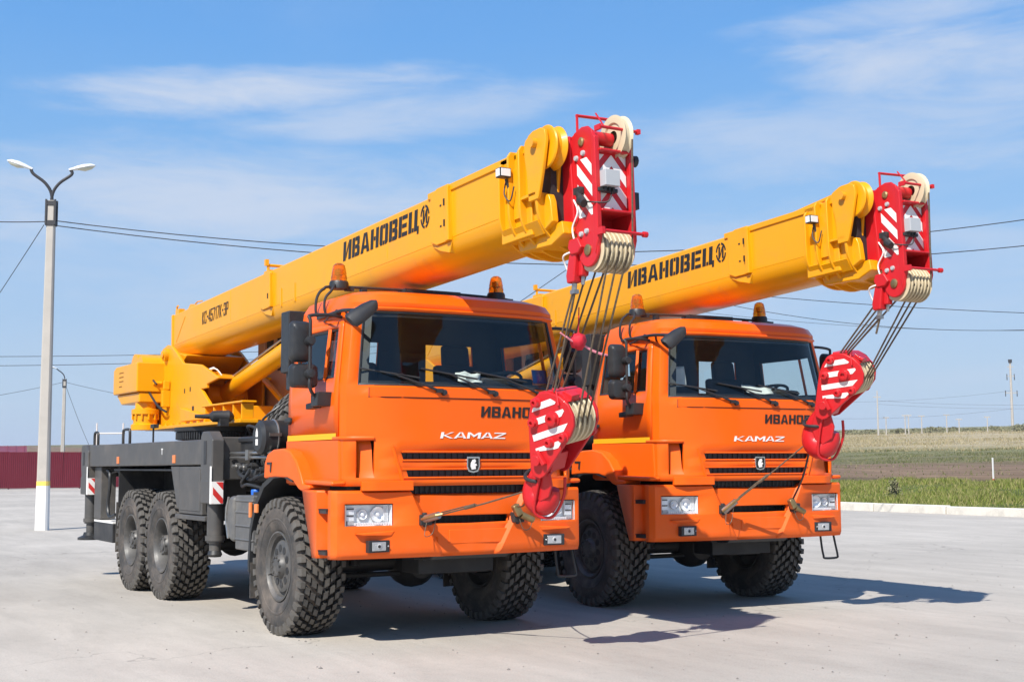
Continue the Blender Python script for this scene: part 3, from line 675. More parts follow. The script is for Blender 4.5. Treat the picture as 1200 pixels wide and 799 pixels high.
    cp(mb, 'steering_wheel', ['interior'])
    # glass
    def rows(za, zb, ks, name, mats, off=0.012, sideflip=False):
        for s in ((-1, 1) if sideflip else (0,)):
            a, b = cab_ring(za), cab_ring(zb)
            if s == 0:
                A = [a[k] for k in ks]+[(a[k][0], -a[k][1], a[k][2]) for k in ks[-2::-1]]; B = [b[k] for k in ks]+[(b[k][0], -b[k][1], b[k][2]) for k in ks[-2::-1]]
                A = [(p[0]-off, p[1]*.992, p[2]) for p in A]; B = [(p[0]-off, p[1]*.992, p[2]) for p in B]
            else:
                A = [(a[k][0], -s*a[k][1]*(1-off/1.1), a[k][2]) for k in ks]; B = [(b[k][0], -s*b[k][1]*(1-off/1.1), b[k][2]) for k in ks]
            m_ = MB(); q = len(A); m_.add(A+B, [(i, i+1, q+i+1, q+i) for i in range(q-1)]); cp(m_, name, mats)
            t_ = MB(); per = A+B[::-1]; rr = .016
            t_.tube(per+[per[0]], rr, 6); cp(t_, 'window_seal', ['black_plastic'])
    rows(2.17, 2.80, [10, 11, 12, 13, 14], 'windshield', ['glass'])
    rows(2.24, 2.66, [5, 6, 7], 'side_window', ['side_glass'], sideflip=True)
    for s in (-1, 1):
        a, b = cab_ring(2.24), cab_ring(2.66)
        A = [(a[1][0]+.012, s*.27, 2.24), (a[2][0]+.012, s*.81, 2.24)]; B = [(b[1][0]+.012, s*.25, 2.66), (b[2][0]+.012, s*.75, 2.66)]
        cp(MB().add(A+B, [(0, 1, 3, 2)]), 'rear_window', ['side_glass'])
        # window divider
        x0, x1 = a[6], b[6]
        m_ = MB(); m_.tube([(x0[0]-.0, s*abs(x0[1])*1.004, 2.23), (x1[0], s*abs(x1[1])*1.004, 2.67)], .020, 4); cp(m_, 'window_divider', ['orange_paint'])
    # black printed band round the windshield
    a, b = cab_ring(2.17), cab_ring(2.80)
    def wsp(t, v):   # t 0..1 across (right to left), v 0..1 up, on the inside of the glass
        ks = [10, 11, 12, 13, 14]; A = [a[k] for k in ks]+[(a[k][0], -a[k][1], a[k][2]) for k in ks[-2::-1]]; B = [b[k] for k in ks]+[(b[k][0], -b[k][1], b[k][2]) for k in ks[-2::-1]]
        yy = A[0][1]+(A[-1][1]-A[0][1])*t
        for i in range(8):
            if A[i][1] <= yy+1e-9 and yy <= A[i+1][1]+1e-9:
                f = (yy-A[i][1])/(A[i+1][1]-A[i][1])
                pa = Vector(A[i]).lerp(Vector(A[i+1]), f); pb = Vector(B[i]).lerp(Vector(B[i+1]), f); return pa.lerp(pb, v)
        return Vector(A[-1]).lerp(Vector(B[-1]), v)
    m_ = MB()
    for (t0, t1, v0, v1) in ((0, .035, 0, 1), (.965, 1, 0, 1), (.035, .965, .93, 1), (.035, .965, 0, .06)):
        q = 14; A = [wsp(t0+(t1-t0)*i/q, v0)+Vector((-.02, 0, 0)) for i in range(q+1)]; B = [wsp(t0+(t1-t0)*i/q, v1)+Vector((-.02, 0, 0)) for i in range(q+1)]
        m_.add([(p.x, p.y*.99, p.z) for p in A+B], [(i, i+1, q+2+i, q+1+i) for i in range(q)])
    cp(m_, 'glass_border', ['black_print'])
    # roof lip over the windshield
    r_ = cab_ring(2.845); pts = r_[9:15]+[(p[0], -p[1], p[2]) for p in r_[13:8:-1]]
    cp(MB().tube([(p[0]+.004, p[1], p[2]-.018) for p in pts], .014, 6), 'drip_rail', ['orange_paint'])
    # washer panel under the windshield: proud panel, and a dark strip that paints the seam's shadow
    def front(z, y):
        R_ = cab_ring(z)[9:15]; yy = -abs(y)
        for p, q in zip(R_, R_[1:]):
            if p[1] <= yy <= q[1]: f = (yy-p[1])/(q[1]-p[1]); return Vector((p[0]+(q[0]-p[0])*f, y, z))
        return Vector((R_[-1][0], y, z))
    def fpanel(m_, y0, y1, z0, z1, d, q=16):
        A = [front(z0, y0+(y1-y0)*i/q)+Vector((d, 0, 0)) for i in range(q+1)]; B = [front(z1, y0+(y1-y0)*i/q)+Vector((d, 0, 0)) for i in range(q+1)]
        A2 = [p-Vector((d+.01, 0, 0)) for p in A]; B2 = [p-Vector((d+.01, 0, 0)) for p in B]; k = q+1
        fs = []
        for i in range(q): fs += [(i, i+1, k+i+1, k+i), (2*k+i, 2*k+i+1, i+1, i), (k+i, k+i+1, 3*k+i+1, 3*k+i)]
        fs += [(0, k, 3*k, 2*k), (q, 2*k+q, 3*k+q, k+q)]
        m_.add(A+B+A2+B2, fs)
    m_ = MB(); fpanel(m_, -.93, .93, 2.072, 2.150, .010); cp(m_, 'washer_panel', ['orange_paint'])
    m_ = MB(); fpanel(m_, -.94, .94, 2.064, 2.072, .003); m_.tube([front(2.065, -.935), front(2.15, -.935)], .004, 4); cp(m_, 'seam_shadow', ['black_print'])
    # black mesh behind the grille slots, with division ribs
    for z0, z1, y in ((1.395, 1.47, .64), (1.54, 1.615, .68)):
        m_ = MB()
        q = 10; A = [front(z0, -y+2*y*i/q)+Vector((-.035, 0, 0)) for i in range(q+1)]; B = [front(z1, -y+2*y*i/q)+Vector((-.035, 0, 0)) for i in range(q+1)]
        m_.add(A+B, [(i, i+1, q+2+i, q+1+i) for i in range(q)])
        for yy in [-.6+.06*i for i in range(21)]: m_.box(front((z0+z1)/2, yy)+Vector((-.03, 0, 0)), (.012, .008, z1-z0-.006))
        cp(m_, 'grille_mesh', ['black_plastic'])
    # grille surround (raised trapezoid lip)
    for pts in ([(-.74, 1.66), (-.64, 1.345)], [(.74, 1.66), (.64, 1.345)]):
        m_ = MB(); m_.tube([front(z, y)+Vector((.0, 0, 0)) for y, z in ((pts[0][0], pts[0][1]), ((pts[0][0]+pts[1][0])/2, 1.5), pts[1])], .014, 6); cp(m_, 'grille_surround', ['orange_paint'])
    # slot lips
    for z in (1.468, 1.542, 1.397, 1.613):
        m_ = MB(); m_.tube([front(z, -.66+1.32*i/12)+Vector((.002, 0, 0)) for i in range(13)], .009, 6); cp(m_, 'grille_bar', ['orange_paint'])
    # lower strip of the front panel, set proud
    m_ = MB(); fpanel(m_, -1.0, -.56, 1.292, 1.372, .022); cp(m_, 'corner_strip', ['orange_paint'], bevel=.006)
    m_ = MB(); fpanel(m_, .56, 1.0, 1.292, 1.372, .022); cp(m_, 'corner_strip', ['orange_paint'], bevel=.006)
    # air inlet in each lower corner: an opening whose back wall slants from deep (outside) to flush (inside)
    for s in (-1, 1):
        vs = []
        for z, dd in ((1.40, .0), (1.47, .035), (1.65, .06), (1.715, .09)):
            R_ = cab_ring(z); p, q_ = R_[10], R_[11]
            for t, d_ in ((-.05, .10), (.12, .085+dd*.2), (.45, .03+dd*.7), (1.0, .004+dd*.9)):
                vs.append((p[0]+(q_[0]-p[0])*t-d_, -s*(p[1]+(q_[1]-p[1])*t)*(1-.012*0), z))
        m_ = MB(); m_.add(vs, [(r*4+c, r*4+c+1, r*4+c+5, r*4+c+4) for r in range(3) for c in range(3)]); cp(m_, 'inlet_wall', ['orange_paint'])
    # ledge round the corners at 1.72
    m_ = MB(); R_ = cab_ring(1.728)
    for s in (-1, 1): m_.tube([(p[0]+.004, -s*p[1]*1.004, p[2]) for p in R_[7:12]], .016, 6)
    split(m_, 'corner_ledge', ['orange_paint'], cab)
    # doors
    for s in (-1, 1):
        xs = [.005, .12, .84, 1.05, 1.142]; zs = [1.745, 2.07, 2.225, 2.675, 2.725]; vs = []; fs = []
        for z in zs:
            ty = 1-.088*min(1, max(0, (z-2.17)/.63)); k = max(0, (z-2.17)/.63)
            for i, x in enumerate(xs):
                y = 1.135 if 0 < i < 4 else (1.122 if i == 0 else 1.129)
                vs.append((x+(-.10*k*min(1, max(0, (x-.5)/.6)) if x > .5 else .05*k*(.3-x)/.3 if x < .3 else 0), s*(y*ty+.011), z))
        for r in range(4):
            for c in range(4):
                if r == 2 and c in (1, 2): continue
                fs.append((r*5+c, r*5+c+1, (r+1)*5+c+1, (r+1)*5+c))
        dr = cp(MB().add(vs, fs), 'door', ['orange_paint'], smooth=28)
        md = dr.modifiers.new('thickness', 'SOLIDIFY'); md.thickness = .011; md.offset = -1
        m_ = MB(); m_.bb(.03, 1.12, s*1.1475-.001, s*1.1475+.001, 1.765-.045, 1.765+.005); o = cp(m_, 'reflective_tape', ['yellow_tape'])
        m_ = MB(); m_.lathe([(0, 0), (.035, 0), (.035, .02), (.03, .03), (0, .03)], (.095, s*1.145, 1.90), (0, s, 0), 16); m_.bb(.05, .19, min(s*1.165, s*1.19), max(s*1.165, s*1.19), 1.89, 1.925); cp(m_, 'door_handle', ['black_plastic'], bevel=.006)
        # mirror bracket on the door
        m_ = MB(); m_.prism([(.86, 2.00), (1.0, 2.00), (1.02, 2.12), (.86, 2.10)], 'y', s*1.13, s*1.27); m_.prism([(.70, 1.98), (.87, 1.99), (.87, 2.04), (.70, 2.03)], 'y', s*1.17, s*1.25)
        split(m_, 'mirror_bracket', ['black_plastic'], cab, bevel=.008)
    # flared wheel arch with lower side panel
    for s in (-1, 1):
        outer = [(-.285, 1.385), (-.27, 1.53), (-.20, 1.61), (-.06, 1.648), (.18, 1.655), (.36, 1.625), (.50, 1.54), (.60, 1.43), (.66, 1.345), (.80, 1.338)]
        inner = [(.80, 1.30), (.62, 1.285), (.56, 1.30), (.44, 1.365), (.30, 1.395), (.0, 1.40)]
        m_ = MB(); m_.prism(outer+inner, 'y', s*1.05, s*1.255); cp(m_, 'wheel_arch', ['orange_plastic'], bevel=.035, seg=3)
        m_ = MB(); m_.prism([(-.02, 1.34), (1.18, 1.335), (1.19, 1.42), (1.17, 1.72), (-.02, 1.735)], 'y', s*1.03, s*1.145); cp(m_, 'lower_side_panel', ['orange_paint'], bevel=.02)
        m_ = MB(); m_.prism([(.56, 1.34), (1.24, 1.335), (1.24, 1.375), (.60, 1.39)], 'y', s*1.10, s*1.235); cp(m_, 'side_ledge', ['orange_paint'], bevel=.02)
        m_ = MB(); m_.bb(-.19, -.09, s*1.2575-.004, s*1.2575+.004, 1.515, 1.535); m_.prism([(-.10, 1.535), (-.07, 1.535), (-.09, 1.44), (-.115, 1.455)], 'y', s*1.252, s*1.262); split(m_, 'arch_slot', ['dark_paint'], cab)
        # black mudguard behind the wheel, with rubber flap
        prof = [(.40, 1.36), (.18, 1.40), (-.05, 1.39), (-.30, 1.30), (-.50, 1.12), (-.62, .90), (-.665, .62), (-.66, .50)]
        m_ = MB(); A = []; 
        for x, z in prof: A.append([(x, s*.78, z), (x, s*1.245, z), (x-.03*(1 if x < .2 else 0), s*1.25, z+.035), (x-.035*(1 if x < .2 else 0), s*.78, z+.03)])
        m_.loft(A); cp(m_, 'mudguard', ['black_plastic'])
        m_ = MB(); m_.bb(-.672, -.655, min(s*.82, s*1.235), max(s*.82, s*1.235), .27, .60); cp(m_, 'mud_flap', ['rubber'])
        m_ = MB(); m_.bb(-.47, -.40, s*1.265-.012, s*1.265+.012, 1.07, 1.15); cp(m_, 'side_marker', ['reflector_amber'], bevel=.006)
    # gap between cab and bumper
    m_ = MB(); m_.bb(.9, 1.29, -.95, .95, 1.20, 1.335)
    for yy in [-.5+.05*i for i in range(21)]: m_.bb(1.30, 1.31, yy-.004, yy+.004, 1.24, 1.32)
    cp(m_, 'lower_grille', ['black_plastic'])
    # lettering and badge on the front
    def fplace(y0, z0, off=.003):
        def f(u, v, d):
            p = front(z0+v, y0+u); return Vector((p.x+off+d, p.y, p.z))
        return f
    m_ = MB(); WI = {'*': .80, 'А': .86, 'Ц': .90, 'И': .82}
    word(m_, 'ИВАНОВЕЦ', WI, .13, .094, .84, fplace(.085, 1.912), t=.24, g=.03, slant=.06); cp(m_, 'lettering', ['black_print'], smooth=0)
    m_ = MB(); word(m_, 'KAMAZ', {'*': 1.15, 'M': 1.25}, .07, .052, .64, fplace(-.31, 1.728), t=.24, slant=.12); cp(m_, 'maker_lettering', ['white_paint'], smooth=0)
    m_ = MB()
    sh = [(-.062, .066), (.062, .066), (.064, -.02), (.048, -.060), (0, -.072), (-.048, -.060), (-.064, -.02)]
    m_.prism([(a_, 1.506+b_) for a_, b_ in sh], 'x', 1.395, 1.418); m_.mt(1); m_.prism([(a_*.80, 1.506+b_*.80) for a_, b_ in sh], 'x', 1.417, 1.421)
    m_.mt(2); m_.prism([(-.018, 1.462), (.022, 1.468), (.018, 1.49), (.034, 1.50), (.022, 1.515), (.006, 1.512), (.024, 1.532), (.014, 1.552), (-.010, 1.546), (-.026, 1.520), (-.030, 1.49)], 'x', 1.420, 1.424)
    cp(m_, 'badge', ['chrome', 'black_print', 'white_paint'], smooth=20)
    # wipers
    for (py_, by0, by1, zz) in ((-.28, -1.00, -.50, 2.265), (.225, -.48, .05, 2.27), (.74, .02, .56, 2.26)):
        m_ = MB(); pv = front(2.115, py_)+Vector((.022, 0, 0)); mid = (by0+by1)/2
        def gl(y, z): p = wsp((y+1.0)/2.0, (z-2.17)/.63); return Vector((p.x+.016, y, z))
        p0 = gl(by0, zz+.045); p1 = gl(by1, zz-.03); pm = gl(mid, zz)
        m_.tube([pv, pv.lerp(pm, .35)+Vector((.018, 0, 0)), pm+Vector((.015, 0, 0))], [.014, .010, .007], 6)
        m_.tube([p0+(p1-p0)*i/6 for i in range(7)], .0085, 6)
        m_.tube([p0.lerp(p1, .22)+Vector((.008, 0, 0)), pm+Vector((.022, 0, 0)), p0.lerp(p1, .78)+Vector((.008, 0, 0))], .006, 5)
        m_.lathe([(0, -.02), (.028, -.02), (.024, .02), (0, .025)], pv-Vector((.01, 0, 0)), (1, 0, .1), 12); m_.box(pv.lerp(pm, .10)+Vector((.006, 0, 0)), (.03, .06, .035))
        cp(m_, 'wiper', ['black_plastic'])
    # mirrors
    for s in (-1, 1):
        m_ = MB(); tx, ty_ = 1.00, s*1.335
        m_.tube(smoothpath([(.98, s*1.03, 2.76), (.985, s*1.15, 2.775), (.98, s*1.33, 2.76), (tx, ty_, 2.71), (tx, ty_, 2.50), (tx, ty_, 2.25), (tx, ty_-s*.0, 2.16), (.96, s*1.28, 2.09), (.95, s*1.20, 2.06)], 5), .015, 8)
        m_.tube([(.62, s*1.05, 2.755), (.985, s*1.15, 2.775)], .009, 6)
        for z in (2.545, 2.27): m_.lathe([(0, -.05), (.034, -.045), (.045, 0), (.034, .045), (0, .05)], (tx, ty_, z), (1, 0, 0), 12)
        cp(m_, 'mirror_arm', ['black_plastic'])
        for (cz, h, cy, wd) in ((2.545, .35, 1.385, .188), (2.255, .205, 1.352, .255)):
            m_ = MB(); R_ = []
            for x, k in ((.86, .93), (.875, 1.0), (.91, .98), (.945, .82), (.955, .55)):
                pts = []
                for sx, sy in ((-1, -1), (1, -1), (1, 1), (-1, 1)):
                    a0 = {(-1, -1): 180, (1, -1): 270, (1, 1): 0, (-1, 1): 90}[(sx, sy)]; rr = .05*k
                    for q in range(5):
                        a_ = rad(a0+90*q/4); pts.append((x, s*cy+sx*(wd/2*k-rr)+rr*math.cos(a_), cz+sy*(h/2*k-rr)+rr*math.sin(a_)))
                R_.append(pts)
            m_.loft(R_); cp(m_, 'mirror', ['black_plastic'], smooth=40)
        if s < 0:   # wide angle mirror over the windshield corner
            m_ = MB(); m_.tube(smoothpath([(.47, -1.045, 2.80), (.80, -1.07, 2.805), (1.15, -1.10, 2.80), (1.40, -1.075, 2.775)], 5), .016, 8); m_.tube([(.93, -1.02, 2.80), (.95, -1.08, 2.81)], .022, 8); m_.tube([(1.05, -1.0, 2.74), (1.18, -1.10, 2.80)], .012, 6); cp(m_, 'mirror_arm', ['black_plastic'])
            m_ = MB(); c0 = Vector((1.47, -1.185, 2.665)); c1 = Vector((1.46, -.945, 2.835)); d_ = (c1-c0); nrm = Vector((.80, -.28, .5)).normalized(); sd_ = d_.normalized().cross(nrm).normalized(); nrm = sd_.cross(d_.normalized())
            R_ = []
            for t_, w_ in ((0, .05), (.05, .075), (.3, .078), (.65, .070), (.92, .05), (1, .022)):
                c_ = c0+d_*t_; R_.append([c_+sd_*w_*math.cos(q)+nrm*(.045*math.sin(q) if math.sin(q) > 0 else .012*math.sin(q)) for q in [2*math.pi*i/16 for i in range(16)]])
            m_.loft(R_); cp(m_, 'kerb_mirror', ['black_plastic'], smooth=40)
    # roof rail, beacons
    m_ = MB(); zr = 3.10
    m_.tube(smoothpath([(.45, -1.02, 2.80), (.45, -1.06, 2.86), (.45, -1.05, 2.99), (.45, -.99, 3.07), (.45, -.85, zr), (.46, 0, zr+.012), (.45, .85, zr), (.45, .99, 3.06), (.45, 1.02, 2.95)], 6), .013, 8)
    m_.tube(smoothpath([(.62, -1.02, 2.80), (.62, -1.05, 2.87), (.62, -1.04, 2.97), (.60, -.98, 3.035), (.50, -.90, zr+.01)], 5), .012, 8)
    m_.tube([(.42, -1.02, 2.81), (.66, -1.02, 2.81)], .016, 6)
    for y in (-.60, .60, .95): m_.box((.45, y, 3.05), (.06, .05, .10))
    m_.bb(.38, .54, -.22, .36, 3.075, 3.118)
    cp(m_, 'roof_rail', ['black_plastic'])
    for y in (-.84, .80):
        b_ = cp(MB().lathe([(0, 3.035), (.088, 3.035), (.088, 3.085), (.080, 3.105), (0, 3.105)], (.45, y, .045), (0, 0, 1), 24).box((.45, y+.10, 3.085), (.07, .07, .03)), 'beacon', ['black_plastic'])
        m_ = MB().lathe([(.074, 3.105), (.071, 3.13), (.074, 3.135), (.066, 3.17), (.068, 3.175), (.060, 3.215), (.052, 3.25), (.03, 3.268), (0, 3.272)], (.45, y, .045), (0, 0, 1), 24)
        cp(m_, 'beacon_lens', ['amber_lens'], smooth=20)
        m_ = MB().lathe([(0, 3.11), (.02, 3.11), (.02, 3.15), (.035, 3.16), (.035, 3.21), (0, 3.22)], (.45, y, .045), (0, 0, 1), 12); cp(m_, 'beacon_bulb', ['chrome'])
    # snorkel and lower pipe behind the cab
    m_ = MB(); m_.bb(-.30, -.10, -1.10, -.84, 2.36, 2.93); m_.bb(-.26, -.14, -1.06, -.88, 2.20, 2.37); m_.cyl((-.2, -.97, 2.22), (-.2, -.90, 1.75), .07, n=14)
    m_.bb(-.46, -.10, -1.02, -.9, 2.58, 2.64)
    cp(m_, 'air_intake', ['black_plastic'], bevel=.012)

    # ---- bumper
    BZ = [.735, .78, .83, .90, .985, 1.005, 1.075, 1.085, 1.175, 1.20, 1.245, 1.262]
    def bring(z):
        t = (z-.735)/.53
        lo = -.02 if z < .78 else 0; top = -.02 if z > 1.25 else 0
        jx = -.53+.30*(1-t) if z < 1.08 else -.53+.30*(1-t)
        P = [(.875-.23*t, 1.25), (.97, 1.25), (1.0, 1.17), (1.10, 1.165), (1.125, 1.215), (1.20, 1.222), (1.262+lo+top, 1.19), (1.285+lo+top, 1.135), (1.345+lo+top, .725), (1.372+lo+top, -jx+.05), (1.338+top, -jx), (1.342+top, .30 if z < .99 else .40), (1.350+top, 0)]
        zz = lambda i: z+(.035*max(0, (t-.75)/.25) if i <= 9 else 0)
        return [(x_, -y_, zz(i)) for i, (x_, y_) in enumerate(P)]
    m_ = MB(); rg = []
    for z in BZ:
        h = bring(z); rg.append(h+[(p[0], -p[1], p[2]) for p in h[-2::-1]])
    q = len(rg[0]); vs = [p for r in rg for p in r]; fs = []
    hb = lambda c: c if c < 12 else 23-c
    for r in range(len(BZ)-1):
        for c in range(q-1):
            k = hb(c)
            if r in (5, 6, 7) and k == 7 and True: continue          # headlight opening
            if r == 5 and k in (10+1,): continue                     # slot in the middle
            fs.append((r*q+c, r*q+c+1, (r+1)*q+c+1, (r+1)*q+c))
    m_.add(vs, fs)
    bump = part(m_, 'bumper', ['orange_plastic', 'dark_paint'], solid=(.03, 1, 0), smooth=28)
    bp_ = lambda m_, name, mats, **k: m_.build(name, mats, bump, **k)
    # flat top of the bumper
    h = bring(1.262); pts = h[4:]+[(p[0], -p[1], p[2]) for p in h[-2:3:-1]]
    m_ = MB(); k = len(pts); m_.add([(p[0]-.002, p[1], p[2]-.004) for p in pts]+[(1.0, p[1]*.98, p[2]) for p in pts], [(i, i+1, k+i+1, k+i) for i in range(k-1)]); bp_(m_, 'bumper_top', ['orange_plastic'])
    for s in (-1, 1):
        m_ = MB()   # headlight
        x0 = 1.290; A = lambda y, z, d=0: Vector((1.285+(1.135-abs(y))*.1463+d, y, z))
        y0, y1 = s*.735, s*1.128
        m_.mt(0); m_.add([A(y0, 1.003, -.07), A(y1, 1.003, -.07), A(y1, 1.177, -.07), A(y0, 1.177, -.07)], [(0, 1, 2, 3)])
        for pa, pb in (((y0, 1.003), (y1, 1.003)), ((y1, 1.003), (y1, 1.177)), ((y1, 1.177), (y0, 1.177)), ((y0, 1.177), (y0, 1.003))):
            m_.add([A(*pa, -.07), A(*pb, -.07), A(*pb, .0), A(*pa, .0)], [(0, 1, 2, 3)])
        for yy, r_ in ((.965, .044), (.835, .066)):
            c_ = A(s*yy, 1.098, -.068); m_.lathe([(r_, .020), (r_*.95, .022), (r_*.8, .012), (r_*.5, .004), (.016, 0), (.016, .022), (.010, .03), (0, .03)], c_, (1, 0, 0), 20)
            m_.mt(3); m_.lathe([(r_*1.05, .012), (r_*1.05, .024), (r_*1.0, .024)], c_, (1, 0, 0), 20); m_.mt(0)
        for i in range(14): m_.box(A(s*(.75+.022*i), 1.022, -.03), (.02, .014, .022))
        for i in range(5): m_.box(A(s*(.752+.008*i), 1.10, -.05), (.012, .004, .12))
        m_.box(A(s*1.075, 1.10, -.045), (.02, .07, .11)); m_.mt(2)
        for z in (1.145, 1.09, 1.04): m_.box(A(s*1.075, z, -.033), (.006, .062, .012))
        m_.mt(3); m_.box(A(s*1.075, 1.03, -.035), (.012, .06, .03)); m_.mt(0)
        hl = bp_(m_, 'headlight', ['reflector_bowl', 'lens_glass', 'black_plastic', 'grey_box'])
        m_ = MB(); m_.add([A(y0, 1.005, -.004), A(y1, 1.005, -.004), A(y1, 1.175, -.004), A(y0, 1.175, -.004)], [(0, 1, 2, 3)]); bp_(m_, 'headlight_lens', ['lens_glass'])
        # fog light in a black frame
        A = lambda y, z, d=0: Vector((1.285+(1.135-abs(y))*.1463+d, y, z)); R_ = Matrix.Rotation(s*math.atan(.1463), 3, 'Z').transposed()
        c_ = A(s*.86, .838, .012); m_ = MB(); m_.box(c_, (.05, .205, .098), Matrix.Rotation(-s*math.atan(.1463), 3, 'Z'))
        m_.mt(1); m_.box(c_+Vector((.02, 0, 0)), (.02, .135, .072), Matrix.Rotation(-s*math.atan(.1463), 3, 'Z')); m_.mt(2); m_.lathe([(.026, .029), (.020, .034), (0, .034)], c_, (1, 0, 0), 12); m_.mt(0); m_.lathe([(.014, .034), (.010, .037), (0, .037)], c_, (1, 0, 0), 10)
        for yy in (-.086, .086):
            m_.mt(1); m_.box(c_+Vector((.022, yy, 0)), (.01, .014, .014))
        bp_(m_, 'fog_light', ['black_plastic', 'fog_reflector', 'grey_box'], bevel=.005)
        # raised brow over the fog light
        m_ = MB(); m_.prism([(s*.70, .965), (s*1.06, .945), (s*1.0, .925), (s*.74, .918)], 'x', 1.29, 1.352); bp_(m_, 'fog_light_brow', ['orange_plastic'], bevel=.012)
        # steps in the notch
        for z, x0_ in ((1.135, .93), (.795, .90)):
            m_ = MB(); m_.bb(x0_+.02, 1.13, min(s*1.165, s*1.235), max(s*1.165, s*1.235), z-.028, z)
            for i in range(9): m_.bb(x0_+.03+i*.021, x0_+.038+i*.021, min(s*1.17, s*1.24), max(s*1.17, s*1.24), z, z+.010)
            bp_(m_, 'step_tread', ['dark_paint'])
        # folding step loop under the bumper end
        if s > 0:
            m_ = MB(); m_.tube(smoothpath([(1.12, s*1.02, .74), (1.13, s*1.03, .60), (1.14, s*1.04, .52), (1.14, s*1.06, .49), (1.14, s*1.22, .49), (1.14, s*1.235, .52), (1.13, s*1.22, .62), (1.12, s*1.20, .74)], 4), .012, 6); bp_(m_, 'step_loop', ['dark_paint'])
    # slot shelf, dark net, tow pins, lower lip
    m_ = MB(); m_.bb(1.18, 1.20, -.45, .45, .96, 1.12); m_.bb(1.2, 1.33, -.42, .42, .988, 1.0); m_.bb(1.2, 1.33, -.42, .42, 1.082, 1.094)
    for i in range(15): m_.bb(1.22, 1.226, -.4+.057*i, -.392+.057*i, .99, 1.09)
    bp_(m_, 'bumper_slot', ['dark_paint'])
    m_ = MB(); m_.bb(1.325, 1.352, -.20, .40, .835, .955); bp_(m_, 'plate_panel', ['orange_plastic'], bevel=.006)
    m_ = MB(); m_.prism([(1.10, .69), (1.28, .70), (1.33, .745), (1.32, .775), (1.1, .775)], 'y', -.34, .42); bp_(m_, 'lower_lip', ['black_plastic'], bevel=.02)
    for y in (-.44, .47):
        m_ = MB(); m_.bb(1.25, 1.40, y-.055, y+.055, 1.0, 1.09); m_.cyl((1.36, y, .985), (1.36, y, 1.105), .022, n=12); bp_(m_, 'tow_eye', ['dark_paint'], bevel=.008)
    build_body(root)
def chevrons(m_, P, poly_w, poly_h, n, slope, wd, mt, clip=None):
    pass
def stripes(place, w, h, items, depth=.002):
    """items: polygons in (0..w, 0..h)"""
    m_ = MB()
    for poly in items:
        a = [place(u, v, 0) for u, v in poly]; b = [place(u, v, depth) for u, v in poly]; n = len(a)
        m_.add(a+b, [tuple(range(n)), tuple(range(2*n-1, n-1, -1))]+[(i, (i+1) % n, n+(i+1) % n, n+i) for i in range(n)])
    return m_
def clip_stripes(w, h, period, width, slope, off=0):
    """parallel diagonal bands clipped to the w x h rectangle"""
    out = []
    def clip(poly, f):
        r = []
        for i in range(len(poly)):
            a, b = poly[i], poly[(i+1) % len(poly)]; fa, fb = f(a), f(b)
            if fa >= 0: r.append(a)
            if fa*fb < 0: t = fa/(fa-fb); r.append((a[0]+(b[0]-a[0])*t, a[1]+(b[1]-a[1])*t))
        return r
    k = -10
    while k < 20:
        c = off+k*period; k += 1
        poly = [(-9, c+slope*-9), (9, c+slope*9), (9, c+width+slope*9), (-9, c+width+slope*-9)]
        for f in (lambda p: p[0], lambda p: w-p[0], lambda p: p[1], lambda p: h-p[1]):
            poly = clip(poly, f)
            if len(poly) < 3: break
        if len(poly) >= 3: out.append(poly)
    return out

